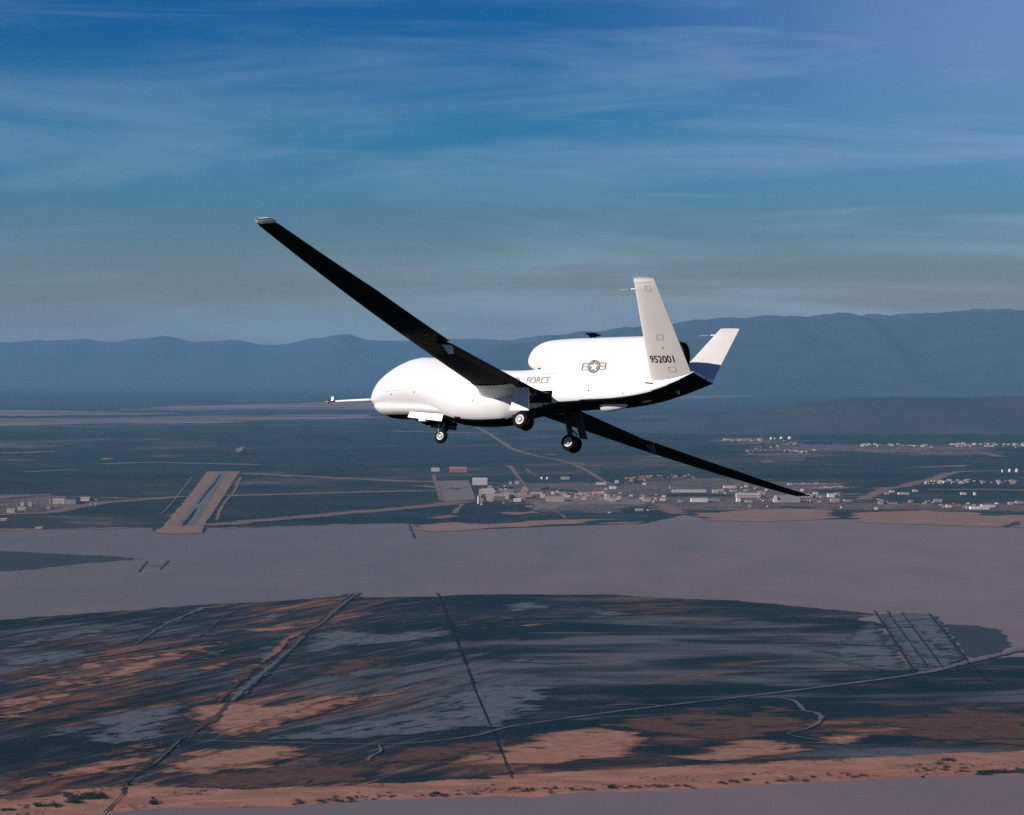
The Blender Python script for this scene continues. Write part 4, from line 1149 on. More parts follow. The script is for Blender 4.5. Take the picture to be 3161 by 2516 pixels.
# national insignia on the nacelle
q = MB()
ICX, ICZ, IR_ = 9.46, 0.835, 0.245
def star_r(a, r):
    a = (a - math.pi / 2) % (2 * math.pi / 5)
    if a > math.pi / 5:
        a = 2 * math.pi / 5 - a
    ri = r * 0.382
    p0, p1 = Vector((r, 0)), Vector((ri * math.cos(math.pi / 5), ri * math.sin(math.pi / 5)))
    d = Vector((math.cos(a), math.sin(a)))
    e = p1 - p0
    return (p0.x * e.y - p0.y * e.x) / (d.x * e.y - d.y * e.x)
NS = 80
for k in range(NS):
    a0, a1 = 2 * math.pi * k / NS, 2 * math.pi * (k + 1) / NS
    r0, r1 = star_r(a0, IR_ * 0.90), star_r(a1, IR_ * 0.90)
    for f0, f1 in ((0, 0.5), (0.5, 1)):
        P = []
        for a, r, f in ((a0, r0, f0), (a1, r1, f0), (a1, r1, f1), (a0, r0, f1)):
            rr = r + (IR_ - r) * f
            P.append(on_side(NAC, ICX + rr * math.cos(a), ICZ + rr * math.sin(a), 0.024))
        q.add(P, [(0, 1, 2, 3)])
for s_ in (-1, 1):
    xa, xb = ICX + s_ * 0.235, ICX + s_ * 0.465
    for za, zb in ((0.098, 0.13), (-0.015, 0.015), (-0.13, -0.098)):
        za, zb = za + ICZ, zb + ICZ
        sl = s_ * 0.01
        for i in range(3):
            x0, x1 = xa + (xb - xa) * i / 3, xa + (xb - xa) * (i + 1) / 3
            q.add([on_side(NAC, x0, za + sl, 0.024), on_side(NAC, x1, za + sl, 0.024), on_side(NAC, x1, zb + sl, 0.024), on_side(NAC, x0, zb + sl, 0.024)], [(0, 1, 2, 3)])
    x0, x1 = xb - s_ * 0.032, xb
    for i in range(4):
        z0, z1 = ICZ - 0.13 + 0.26 * i / 4, ICZ - 0.13 + 0.26 * (i + 1) / 4
        q.add([on_side(NAC, x0, z0, 0.024), on_side(NAC, x1, z0, 0.024), on_side(NAC, x1, z1, 0.024), on_side(NAC, x0, z1, 0.024)], [(0, 1, 2, 3)])
q.build('insignia', M_grey, nac)

# faint seams, decals, small ports
strip_on(NAC, [(8.15, 1.12), (10.3, 1.16)], 0.007, 'panel_seam', M_seam, nac)
strip_on(BODY, [(7.45, 0.60), (8.3, 0.62)], 0.007, 'panel_seam', M_seam, body)
strip_on(BODY, [(0.9, 0.02), (2.2, 0.10), (3.3, 0.32)], 0.005, 'panel_seam', M_seam, body)
strip_on(CHIN, [(0.88, -0.46), (0.88, -0.84)], 0.006, 'panel_seam', M_seam, chin)
strip_on(CHIN, [(1.95, -0.46), (1.95, -0.86)], 0.006, 'panel_seam', M_seam, chin)
strip_on(BODY, [(10.15, 0.26), (10.5, 0.27)], 0.006, 'panel_seam', M_orange, body)
strip_on(BODY, [(11.55, 0.235), (11.87, 0.205)], 0.026, 'slot', M_dkmark, body)
def spot(tab, x, z, r, name, mat, parent, n=10):
    MB().add([on_side(tab, x + r * math.cos(2 * math.pi * k / n), z + r * math.sin(2 * math.pi * k / n)) for k in range(n)], [tuple(range(n))]).build(name, mat, parent)
spot(BODY, 1.22, -0.08, 0.020, 'static_port', M_dkmark, body)
spot(BODY, 9.38, -0.01, 0.028, 'static_port', M_dkmark, body)
spot(BODY, 6.35, 0.22, 0.026, 'static_port', M_dkmark, body)
for x, z in ((2.23, -0.02), (4.78, -0.36), (10.72, -0.11)):
    spot(BODY, x, z, 0.05, 'decal', M_orange, body, 3)

# antenna on the nacelle top
an = MB()
an.hexa([(8.76, -0.03, 1.97), (9.0, -0.03, 1.97), (9.0, 0.03, 1.97), (8.76, 0.03, 1.97), (8.74, -0.03, 2.13), (8.98, -0.03, 2.13), (8.98, 0.03, 2.13), (8.74, 0.03, 2.13)])
an_o = an.build('antenna', M_black, AIR)
MB().hexa([(8.66, -0.16, 2.13), (8.99, -0.16, 2.13), (9.05, 0.16, 2.13), (8.68, 0.16, 2.13), (8.64, -0.17, 2.165), (9.02, -0.17, 2.165), (9.10, 0.17, 2.165), (8.66, 0.17, 2.165)]).build('antenna_plate', M_black, an_o)


# belly pods
def pod(name, x0, x1, y, z, w, h, mat, blunt=0.3):
    q = MB()
    n = 20
    rows = 16
    for i in range(rows + 1):
        t = i / rows
        r = math.sin(math.pi * t ** (0.55 if blunt < 0.5 else 1.0)) ** 0.6 if 0 < t < 1 else 0.02
        q.v += [(x0 + (x1 - x0) * t, y + w * r * math.cos(2 * math.pi * k / n), z + h * r * math.sin(2 * math.pi * k / n)) for k in range(n)]
    for i in range(rows):
        for k in range(n):
            q.f.append((i * n + k, (i + 1) * n + k, (i + 1) * n + (k + 1) % n, i * n + (k + 1) % n))
    return q.build(name, mat, AIR, True)


pod('belly_pod', 9.55, 10.66, -0.05, -0.40, 0.17, 0.20, M_white)
pod('belly_blister', 10.62, 11.55, 0.05, -0.16, 0.20, 0.115, M_white, 1)
MB().add([(12.38, -0.01, 0.08), (12.56, -0.01, 0.14), (12.56, -0.01, -0.03), (12.38, 0.01, 0.08), (12.56, 0.01, 0.14), (12.56, 0.01, -0.03)], [(0, 1, 2), (5, 4, 3), (0, 2, 5, 3), (1, 4, 5, 2)]).build('blade_antenna', M_seam, AIR)
MB().tube([(13.42, 0.12, 0.56), (13.47, 0.12, 0.56)], 0.035, 10).build('tail_light', M_orange, AIR, True)


# landing gear
def wheel(parent, x, y, z, r, w, face):
    """tyre and rim; face = side carrying the visible hub"""
    q = MB()
    n = 36
    prof = [(-w / 2, r * 0.55), (-w / 2, r * 0.80), (-w * 0.38, r * 0.95), (-w * 0.15, r), (w * 0.15, r), (w * 0.38, r * 0.95), (w / 2, r * 0.80), (w / 2, r * 0.55)]
    m = len(prof)
    for k in range(n):
        a = 2 * math.pi * k / n
        q.v += [(x + pr * math.cos(a), y + py, z + pr * math.sin(a)) for py, pr in prof]
    for k in range(n):
        for j in range(m - 1):
            q.f.append((k * m + j, k * m + j + 1, ((k + 1) % n) * m + j + 1, ((k + 1) % n) * m + j))
    wh = q.build('wheel', M_tyre, parent, True)
    h = MB()
    for sd_ in (-1, 1):
        yy = y + sd_ * w * 0.40
        for ra, rb, ya, yb in ((r * 0.56, r * 0.46, 0.012, 0.012), (r * 0.46, r * 0.40, 0.012, -0.012), (r * 0.40, r * 0.20, -0.012, 0.0), (r * 0.20, r * 0.17, 0.0, 0.03), (r * 0.17, 0.001, 0.03, 0.035)):
            nn = 28
            A = [(x + ra * math.cos(2 * math.pi * k / nn), yy + sd_ * ya, z + ra * math.sin(2 * math.pi * k / nn)) for k in range(nn)]
            B = [(x + rb * math.cos(2 * math.pi * k / nn), yy + sd_ * yb, z + rb * math.sin(2 * math.pi * k / nn)) for k in range(nn)]
            h.add(A + B, [(k, (k + 1) % nn, nn + (k + 1) % nn, nn + k)[::(1 if sd_ > 0 else -1)] for k in range(nn)])
    h.build('rim', M_rim, wh)
    hb = MB()
    for k in range(9):
        a = 2 * math.pi * k / 9
        c0 = Vector((x + r * 0.30 * math.cos(a), y + face * (w * 0.40 + 0.001), z + r * 0.30 * math.sin(a)))
        hb.tube([c0, c0 + Vector((0, face * 0.014, 0))], r * 0.06, 8)
    hb.build('rim_bolt', M_dstrut, wh)
    return wh


for sg in (-1, 1):
    gear = empty('main_gear')
    gear.parent = AIR
    st = MB()
    st.tube([(7.20, sg * 1.50, -0.10), (7.42, sg * 1.57, -0.86), (7.56, sg * 1.595, -1.22)], [0.10, 0.095, 0.08])
    st.tube([(7.56, sg * 1.42, -1.32), (7.56, sg * 1.78, -1.32)], 0.04)
    st.tube([(7.56, sg * 1.595, -1.35), (7.54, sg * 1.595, -1.18)], 0.07)
    s_o = st.build('strut', M_dstrut, gear, True)
    MB().tube([(7.70, sg * 1.25, -0.15), (7.47, sg * 1.56, -0.85)], 0.03).build('drag_brace', M_dstrut, gear, True)
    MB().tube([(7.46, sg * 1.58, -0.80), (7.74, sg * 1.58, -1.0), (7.60, sg * 1.58, -1.24)], 0.028).build('torque_link', M_dstrut, gear, True)
    wheel(gear, 7.56, sg * 1.77, -1.32, 0.295, 0.17, sg)
    wheel(gear, 7.56, sg * 1.42, -1.32, 0.295, 0.17, -sg)
    d = MB()
    y0, y1 = sg * 1.60, sg * 1.78
    q = [(7.10, y0, -0.09), (7.60, y0, -0.09), (7.84, y1, -1.00), (7.06, y1, -1.00)] if sg < 0 else [(7.40, y0, -0.09), (7.72, y0, -0.09), (8.06, y1, -1.12), (7.74, y1, -1.08)]
    d.add(q + [(a, b + sg * 0.025, c) for a, b, c in q], [(3, 2, 1, 0), (4, 5, 6, 7), (0, 1, 5, 4), (1, 2, 6, 5), (2, 3, 7, 6), (3, 0, 4, 7)])
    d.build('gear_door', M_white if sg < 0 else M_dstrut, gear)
    # flat black panel on the body side, painting the open bay's inner shade
    b = MB()
    for i in range(10):
        xa, xb = 7.02 + 0.93 * i / 10, 7.02 + 0.93 * (i + 1) / 10
        for j in range(6):
            za, zb = -0.43 + 0.42 * j / 6, -0.43 + 0.42 * (j + 1) / 6
            P = [on_side(BODY, xa, za, 0.014), on_side(BODY, xb, za, 0.014), on_side(BODY, xb, zb, 0.014), on_side(BODY, xa, zb, 0.014)]
            b.add([(p[0], -p[1] * sg, p[2]) for p in P], [(0, 1, 2, 3)])
    b.build('gear_bay_dark', M_black, body)

ng = empty('nose_gear')
ng.parent = AIR
st = MB()
st.tube([(3.18, 0.02, -0.80), (3.16, 0.02, -1.10), (3.12, 0.02, -1.20)], [0.045, 0.04, 0.035])
st.build('strut', M_strut, ng, True)
MB().tube([(2.85, 0, -0.88), (3.02, -0.06, -1.08), (3.08, -0.09, -1.42)], [0.03, 0.028, 0.022]).tube([(2.98, 0.05, -0.88), (3.05, 0.0, -1.06)], 0.02).build('fork', M_strut, ng, True)
MB().box(3.22, 3.34, -0.06, 0.08, -1.25, -1.10).build('steering_box', M_black, ng)
wheel(ng, 3.13, 0.0, -1.45, 0.25, 0.15, -1)
d = MB()
q = [(2.08, -0.60, -0.70), (3.53, -0.60, -0.80), (3.50, -0.62, -1.06), (2.04, -0.62, -0.91)]
d.add(q + [(a, b - 0.02, c) for a, b, c in q], [(3, 2, 1, 0), (4, 5, 6, 7), (0, 1, 5, 4), (1, 2, 6, 5), (2, 3, 7, 6), (3, 0, 4, 7)])
dr = d.build('nose_gear_door', M_white, ng)
MB().box(2.50, 2.78, -0.60, -0.45, -1.04, -0.94).build('hinge_box', M_white, dr)
d = MB()
q = [(2.3, 0.42, -0.75), (3.42, 0.42, -0.85), (3.42, 0.46, -1.12), (2.3, 0.46, -1.0)]
d.add(q + [(a, b + 0.02, c) for a, b, c in q], [(3, 2, 1, 0), (4, 5, 6, 7), (0, 1, 5, 4), (1, 2, 6, 5), (2, 3, 7, 6), (3, 0, 4, 7)])
d.build('nose_gear_door', M_inner, ng)
MB().box(2.2, 3.5, -0.40, 0.38, -0.955, -0.90).build('wheel_well', M_black, ng)

# ------------------------------------------------------------------ buildings, tanks, trees, shrubs
def wallm(n, a, b):
    return mottled(n, a, b, 0.12, (1, 1, 0.4), 0.3, 0.7, 0.85, 0.1)


BW = {'tan': wallm('tan_wall', (0.62, 0.46, 0.33), (0.52, 0.38, 0.27)), 'pink': wallm('pink_wall', (0.56, 0.33, 0.26), (0.46, 0.27, 0.22)), 'pale': wallm('pale_wall', (0.74, 0.66, 0.58), (0.64, 0.56, 0.48)),
      'white': wallm('white_wall', (0.85, 0.80, 0.78), (0.75, 0.70, 0.68)), 'red': wallm('rust_red_wall', (0.46, 0.20, 0.15), (0.38, 0.17, 0.13)), 'grey': wallm('grey_wall', (0.34, 0.33, 0.36), (0.28, 0.27, 0.30)), 'yellow': wallm('yellow_wall', (0.78, 0.60, 0.34), (0.7, 0.52, 0.3))}
RF = {'tan': wallm('tan_roof', (0.40, 0.32, 0.27), (0.34, 0.27, 0.23)), 'grey': wallm('grey_roof', (0.24, 0.235, 0.26), (0.19, 0.19, 0.21)), 'pale': wallm('pale_roof', (0.55, 0.47, 0.41), (0.46, 0.39, 0.34)), 'dark': wallm('dark_roof', (0.05, 0.06, 0.07), (0.035, 0.045, 0.05)), 'red': wallm('rust_red_roof', (0.40, 0.19, 0.145), (0.34, 0.16, 0.12))}
M_bdoor = wallm('hangar_door', (0.20, 0.17, 0.15), (0.15, 0.13, 0.12))
M_win = wallm('window_band', (0.06, 0.07, 0.08), (0.09, 0.095, 0.10))


def building(pl, pr, hpx, depth, roof='flat', wall='tan', rc='tan', label='', name='building', cat='building', group=None, door=None, rise=0.22, win=False, h_m=None):
    a, b = at(*pl), at(*pr)
    w = (b - a).length
    dist = ((a + b) / 2).length
    h = h_m or hpx / F_SRC * math.hypot(dist, CAM_H)
    c = (a + b) / 2
    rz = math.atan2(b.y - a.y, b.x - a.x)
    root = empty(name, (c.x, c.y, 0.9), rz)
    tag(root, label, cat, group)
    W2 = w / 2
    if roof == 'flat':
        MB().box(-W2, W2, 0, depth, 0, h).build('wall', BW[wall], root)
        q = MB().box(-W2 - 0.4, W2 + 0.4, -0.4, depth + 0.4, h + 0.003, h + 1.0)
        q.box(-W2 * 0.5, -W2 * 0.2, depth * 0.4, depth * 0.6, h + 1.003, h + 2.6)
        q.build('roof', RF[rc], root)
    else:
        h0 = h * (1 - rise)
        n = 2 if roof in ('gable', 'gable_side') else 12
        if roof == 'gable_side':          # ridge runs away from the camera, gable faces it
            prof = [(-W2 + 2 * W2 * i / n, h0 + (h - h0) * (1 - abs(2 * i / n - 1))) for i in range(n + 1)]
            ends = [(x, z) for x, z in prof]
            q = MB(); m = len(prof)
            q.add([(-W2, 0, 0)] + [(x, 0, z) for x, z in prof] + [(W2, 0, 0)] + [(-W2, depth, 0)] + [(x, depth, z) for x, z in prof] + [(W2, depth, 0)],
                  [tuple(range(m + 2))[::-1], tuple(range(m + 2, 2 * m + 4)), (0, 1, m + 3, m + 2)[::-1], (m, m + 1, 2 * m + 3, 2 * m + 2)[::-1]])
            q.build('wall', BW[wall], root)
            q = MB()
            q.add([(x * 1.02, -0.6, z + 0.3) for x, z in prof] + [(x * 1.02, depth + 0.6, z + 0.3) for x, z in prof], [(i, i + 1, m + i + 1, m + i) for i in range(m - 1)])
            q.build('roof', RF[rc], root)
        else:                              # ridge runs along the front
            if roof == 'arch':
                prof = [(depth * i / n, h0 + (h - h0) * math.sin(math.pi * i / n)) for i in range(n + 1)]
            else:
                prof = [(0, h0), (depth / 2, h), (depth, h0)]
            m = len(prof)
            q = MB()
            q.add([(-W2, 0, 0)] + [(-W2, y, z) for y, z in prof] + [(-W2, depth, 0)] + [(W2, 0, 0)] + [(W2, y, z) for y, z in prof] + [(W2, depth, 0)],
                  [tuple(range(m + 2)), tuple(range(m + 2, 2 * m + 4))[::-1], (0, m + 2, m + 3, 1), (m + 1, m, 2 * m + 2, 2 * m + 3)])
            q.build('wall', BW[wall], root)
            q = MB()
            q.add([(-W2 - .5, y, z + 0.3) for y, z in prof] + [(W2 + .5, y, z + 0.3) for y, z in prof], [(i, m + i, m + i + 1, i + 1) for i in range(m - 1)])
            q.build('roof', RF[rc], root)
    if door:
        MB().box(-W2 * door, W2 * door, -0.5, 0.2, 0.05, h * (0.72 if roof != 'flat' else 0.7)).build('door', M_bdoor, root)
    if win and w > 30:
        n = int(w / 14)
        w0 = None
        for i in range(n):
            x = -W2 + w * (i + 0.5) / n
            if w0 is None:
                w0 = MB().box(-2.6, 2.6, -0.3, 0.3, 0, min(3, h * .3)).build('window', M_win, root)
                k_ = w0
            else:
                k_ = w0.copy(); COL.objects.link(k_); k_.parent = root
            k_.location = (x, 0, h * 0.45)
    return root


def stacked(crop_, rows):
    for r in rows:
        (xl, xr, yb, hh, dep, roof, wall, rc, label) = r[:9]
        kw = r[9] if len(r) > 9 else {}
        kk = crop_(1, 0)[0] - crop_(0, 0)[0]
        building(crop_(xl, yb), crop_(xr, yb), hh * kk, dep, roof, wall, rc, label, **kw)


HG = dict(name='hangar', cat='hangar')
stacked(k1, [
 (312, 568, 182, 78, 70, 'arch', 'red', 'red', 'rust red arched hangar standing alone beyond the concrete apron', dict(HG, rise=0.3)),
 (52, 172, 168, 50, 40, 'flat', 'pale', 'pale', 'small pale shed left of the rust red arched hangar'),
 (648, 864, 366, 100, 130, 'gable', 'pale', 'pale', 'large pale hangar at the top right corner of the concrete apron', dict(HG, rise=0.3)),
 (868, 936, 432, 56, 40, 'flat', 'pink', 'tan', 'pink block just below the large pale hangar'),
 (770, 962, 492, 56, 120, 'flat', 'pale', 'pale', 'long pale building behind the pair of tan hangars', dict(win=True)),
 (742, 772, 540, 110, 30, 'flat', 'tan', 'pale', 'narrow tan block at the left end of the long pale building'),
 (848, 948, 606, 112, 60, 'flat', 'tan', 'pale', 'tall tan block with blank front at the edge of the base', {}),
 (948, 1134, 568, 62, 120, 'flat', 'tan', 'tan', 'wide tan hangar with grey doors right of the tall tan block', dict(HG, door=0.86)),
 (1134, 1180, 570, 78, 60, 'flat', 'tan', 'pale', 'slim tan tower block on the right of the wide grey door'),
 (1180, 1420, 560, 60, 110, 'flat', 'pink', 'tan', 'low pink building between the wide tan hangar and the small white arched hangar', dict(win=True)),
 (1040, 1240, 486, 40, 90, 'flat', 'grey', 'grey', 'grey flat roofed building behind the wide tan hangar'),
 (1310, 1385, 505, 26, 50, 'flat', 'pink', 'tan', 'small pink block behind the low pink building'),
 (1244, 1352, 606, 46, 60, 'arch', 'white', 'pale', 'small white arched hangar in front of the low pink building', dict(HG, rise=0.5)),
 (1368, 1452, 455, 66, 40, 'gable_side', 'pink', 'tan', 'square pink building with pitched roof beside the dirt road', {}),
 (752, 806, 608, 44, 30, 'flat', 'pink', 'tan', 'little pink shed at the foot of the white control tower'),
 (1424, 1520, 540, 26, 70, 'flat', 'pink', 'tan', 'thin pink shed right of the low pink building'),
 (1490, 1640, 500, 20, 70, 'flat', 'tan', 'pale', 'long low tan shed left of the yellow building'),
 (1632, 1700, 552, 52, 60, 'flat', 'yellow', 'pale', 'bright yellow building left of the ribbed tan hangar'),
 (1712, 1976, 604, 78, 100, 'gable', 'tan', 'grey', 'broad ribbed tan hangar with grey roof next to the yellow building', dict(HG, rise=0.2, win=True)),
 (1984, 2064, 545, 24, 60, 'flat', 'pale', 'pale', 'low pale shed behind the ribbed tan hangar'),
 (1790, 1835, 500, 36, 30, 'flat', 'white', 'pale', 'small white block behind the ribbed tan hangar'),
 (1900, 2010, 500, 26, 60, 'flat', 'pink', 'tan', 'flat pink shed behind the ribbed tan hangar'),
 (1180, 1216, 352, 28, 30, 'flat', 'pale', 'pale', 'pale hut left of the tan hut on the open ground'), (1262, 1326, 350, 38, 40, 'flat', 'tan', 'tan', 'tan hut right of the pale hut on the open ground'),
 (1100, 1126, 400, 26, 20, 'flat', 'pale', 'pale', 'tiny pale hut at the end of the dark tree row'), (1930, 2050, 284, 30, 50, 'flat', 'tan', 'pale', 'low tan depot right of the two white tanks'),
 (764, 790, 655, 30, 14, 'flat', 'white', 'pale', 'tiny white hut right of the control tower base'), (1086, 1108, 640, 26, 14, 'flat', 'pink', 'tan', 'tiny pink hut on the apron edge below the wide tan hangar'),
])
stacked(k2, [
 (436, 566, 246, 26, 50, 'flat', 'pale', 'pale', 'pale shed where the long dirt road meets the base'), (682, 732, 226, 38, 24, 'flat', 'pale', 'tan', 'pale blockhouse above the dark trees'),
 (612, 700, 300, 34, 40, 'flat', 'white', 'grey', 'white house below the pale blockhouse'), (545, 580, 322, 32, 24, 'flat', 'tan', 'pale', 'tan hut standing alone left of the white house'),
 (196, 236, 386, 40, 24, 'flat', 'tan', 'tan', 'tan hut near the ribbed tan hangar'), (270, 318, 388, 30, 30, 'flat', 'pink', 'pale', 'pink hut second from the ribbed tan hangar'),
 (384, 550, 378, 30, 80, 'gable', 'pink', 'pale', 'long pink shed with pale pitched roof behind the wedge building', {}),
 (620, 700, 470, 50, 70, 'gable', 'tan', 'grey', 'tan hangar with two tone front and a wedge wing', dict(HG, win=True)), (556, 612, 455, 56, 60, 'flat', 'tan', 'pale', 'tan wedge wing attached left of the two tone hangar'), (545, 580, 400, 30, 20, 'flat', 'white', 'pale', 'white block above the wedge wing'),
 (140, 175, 432, 40, 20, 'flat', 'tan', 'tan', 'slim tan hut in front of the ribbed tan hangar'), (878, 920, 402, 22, 24, 'flat', 'pale', 'pale', 'pale hut alone in the middle of the base'),
 (1070, 1166, 470, 50, 60, 'gable', 'tan', 'grey', 'tan hangar with grey roof left of the long white building', dict(HG, rise=0.5)), (1036, 1072, 466, 46, 30, 'flat', 'tan', 'pale', 'tan lean to on the left end of the grey roofed hangar'),
 (1290, 1360, 462, 34, 40, 'flat', 'pale', 'tan', 'pale hut halfway between the grey roofed hangar and the long white building'), (1530, 1592, 484, 30, 50, 'flat', 'grey', 'grey', 'grey shed left of the white bright fronted hangar'),
 (1446, 1896, 346, 30, 40, 'flat', 'pale', 'pale', 'very long cream building behind the dark strip of scrub', dict(win=True)),
 (1984, 2060, 352, 32, 50, 'flat', 'tan', 'pale', 'tan shed right of the very long cream building'), (2060, 2140, 340, 26, 60, 'flat', 'pink', 'pale', 'pink shed behind the tan shed right of the very long cream building'),
 (1700, 1914, 476, 48, 70, 'gable', 'white', 'pale', 'bright white fronted hangar right of centre', dict(HG, rise=0.3)), (1920, 2080, 462, 24, 60, 'flat', 'grey', 'grey', 'low grey annex right of the bright white fronted hangar'),
 (590, 628, 628, 16, 16, 'flat', 'pale', 'pale', 'small pale hut on the shore scrub'), (960, 1060, 598, 22, 60, 'flat', 'pink', 'pale', 'pink shed standing in the shore scrub'), (1110, 1130, 594, 18, 12, 'flat', 'white', 'pale', 'white hut right of the pink shed in the scrub'),
 (1056, 1100, 248, 22, 40, 'flat', 'white', 'pale', 'white house in front of the red roofed houses'), (1410, 1420, 300, 40, 6, 'flat', 'pale', 'tan', 'slim pale stack left of the very long cream building'),
])
stacked(k3, [
 (320, 640, 330, 52, 90, 'gable', 'tan', 'pale', 'long tan building with a pitched pale roof above the horseshoe hangar', dict(win=True, rise=0.3)),
 (320, 372, 386, 46, 50, 'flat', 'white', 'pale', 'white left wing of the horseshoe hangar'), (440, 530, 392, 26, 60, 'gable', 'pale', 'grey', 'grey roofed right wing of the horseshoe hangar', dict(rise=0.6)),
 (868, 1166, 392, 86, 100, 'gable', 'tan', 'grey', 'great grey roofed hangar under the lower wing tip', dict(HG, rise=0.72)),
 (812, 866, 392, 84, 40, 'gable_side', 'white', 'pale', 'white gabled end block of the great grey roofed hangar', dict(rise=0.7)),
 (1140, 1330, 330, 26, 60, 'flat', 'tan', 'pale', 'long tan shed right of the great grey roofed hangar', dict(win=True)),
 (150, 318, 206, 30, 60, 'flat', 'pale', 'tan', 'pale barrack behind the long tan pitched building'), (430, 474, 192, 24, 30, 'flat', 'pale', 'pale', 'pale hut right of the pale barrack'), (240, 262, 252, 24, 14, 'flat', 'pale', 'pale', 'tiny pale hut below the pale barrack'),
 (700, 730, 238, 20, 20, 'flat', 'white', 'pale', 'white hut just under the lower wing'), (1000, 1064, 166, 24, 30, 'flat', 'tan', 'pale', 'tan hut just above the lower wing'), (1176, 1214, 246, 28, 20, 'flat', 'white', 'pale', 'white hut just above the lower wing tip'),
 (1342, 1402, 288, 26, 30, 'flat', 'pale', 'pale', 'pale block right of the wing tip'), (1390, 1440, 322, 22, 30, 'flat', 'grey', 'grey', 'grey block below the pale block at the wing tip'),
 (1540, 1626, 326, 40, 60, 'flat', 'white', 'pale', 'white building with two low towers on its right'), (1626, 1660, 320, 52, 20, 'flat', 'pale', 'tan', 'left low tower beside the white building'), (1672, 1696, 320, 56, 16, 'flat', 'pink', 'tan', 'right low tower beside the white building'),
 (1578, 1690, 390, 36, 50, 'flat', 'pink', 'pale', 'pink building below the white building with two towers'), (1700, 1722, 474, 24, 14, 'flat', 'pale', 'pale', 'pale cube hut on the beach road'),
 (722, 738, 460, 22, 10, 'flat', 'pale', 'pale', 'tiny pale hut on the beach below the great hangar'), (474, 512, 454, 22, 16, 'flat', 'pink', 'pale', 'pink hut on the beach below the horseshoe hangar'),
 (1760, 1860, 386, 30, 60, 'flat', 'grey', 'dark', 'dark roofed shed right of the pink building'),
])
stacked(k4, [
 (232, 292, 936, 36, 40, 'flat', 'grey', 'grey', 'grey block left of the low black roofed shed'), (292, 470, 934, 26, 60, 'flat', 'grey', 'dark', 'low black roofed shed near the right shore'), (180, 216, 1010, 30, 20, 'flat', 'pale', 'pale', 'pale hut on the shore road below the black roofed shed'),
 (492, 632, 808, 22, 50, 'flat', 'tan', 'pale', 'long cream shed on the plain right of the lower wing tip'), (314, 370, 806, 20, 30, 'flat', 'pink', 'pale', 'pink shed left of the long cream shed'), (376, 436, 778, 20, 30, 'flat', 'pale', 'pale', 'pale shed up and left of the long cream shed'), (688, 750, 770, 22, 40, 'flat', 'tan', 'pale', 'tan shed up and right of the long cream shed'),
 (970, 1076, 906, 26, 40, 'flat', 'grey', 'pale', 'grey and white hut above the orange hut'), (1126, 1194, 984, 32, 30, 'flat', 'yellow', 'pale', 'orange yellow hut near the right shore'), (1070, 1105, 980, 18, 14, 'flat', 'pink', 'tan', 'tiny pink hut left of the orange yellow hut'),
 (1452, 1590, 1004, 38, 60, 'gable', 'white', 'pale', 'brilliant white hangar near the right shore', dict(HG, rise=0.3)), (1604, 1694, 1004, 26, 40, 'flat', 'white', 'pale', 'white annex right of the brilliant white hangar'), (1600, 1776, 976, 34, 50, 'flat', 'pale', 'grey', 'pale grey hangar behind the white annex', HG),
 (1780, 1816, 934, 18, 20, 'flat', 'white', 'pale', 'white hut above the pale grey hangar'), (1490, 1518, 814, 36, 20, 'flat', 'white', 'pale', 'tall white block at the end of the row on the plain'), (1320, 1392, 808, 24, 30, 'flat', 'pale', 'pale', 'pale shed left of the tall white block on the plain'),
 (1345, 1362, 995, 22, 8, 'flat', 'grey', 'pale', 'left post like hut before the brilliant white hangar'), (1385, 1402, 995, 22, 8, 'flat', 'pale', 'pale', 'right post like hut before the brilliant white hangar'), (1960, 2020, 940, 24, 40, 'flat', 'pink', 'pale', 'pink shed near the right edge of the picture'), (2060, 2156, 925, 24, 60, 'flat', 'grey', 'grey', 'grey shed at the right edge of the picture'),
])
stacked(k6, [
 (1030, 1252, 360, 100, 30, 'gable', 'tan', 'pale', 'pale fronted hangar of the left airfield camp', dict(HG, rise=0.15)), (1256, 1480, 362, 128, 150, 'gable', 'grey', 'dark', 'huge dark roofed hangar right of the pale fronted hangar', dict(HG, rise=0.3)),
 (960, 976, 366, 104, 12, 'flat', 'tan', 'pale', 'slim tan tower left of the pale fronted hangar'), (1500, 1742, 300, 70, 70, 'gable', 'pale', 'tan', 'long pale shed right of the huge dark hangar', dict(rise=0.5)), (1760, 1900, 292, 40, 50, 'flat', 'grey', 'dark', 'low dark roofed shed right of the long pale shed'),
 (400, 464, 400, 66, 30, 'flat', 'tan', 'pale', 'left tan hut of the upper pair in the left camp'), (556, 620, 402, 66, 30, 'flat', 'tan', 'pale', 'right tan hut of the upper pair in the left camp'), (340, 496, 480, 54, 30, 'flat', 'tan', 'pale', 'wide tan hut in the middle of the left camp'), (130, 290, 532, 70, 40, 'flat', 'tan', 'pale', 'largest tan shed at the left of the left camp'),
 (0, 124, 690, 36, 40, 'flat', 'pink', 'pale', 'pink shed at the left edge of the picture'), (690, 820, 852, 34, 30, 'flat', 'pink', 'pale', 'low pink shed on the left lake shore'), (1740, 1800, 390, 44, 30, 'flat', 'grey', 'grey', 'left grey trailer below the long pale shed'), (1830, 1890, 395, 40, 30, 'flat', 'grey', 'pale', 'right grey trailer below the long pale shed'),
 (920, 985, 462, 44, 16, 'flat', 'pink', 'pale', 'pink hut below the slim tan tower'),
])

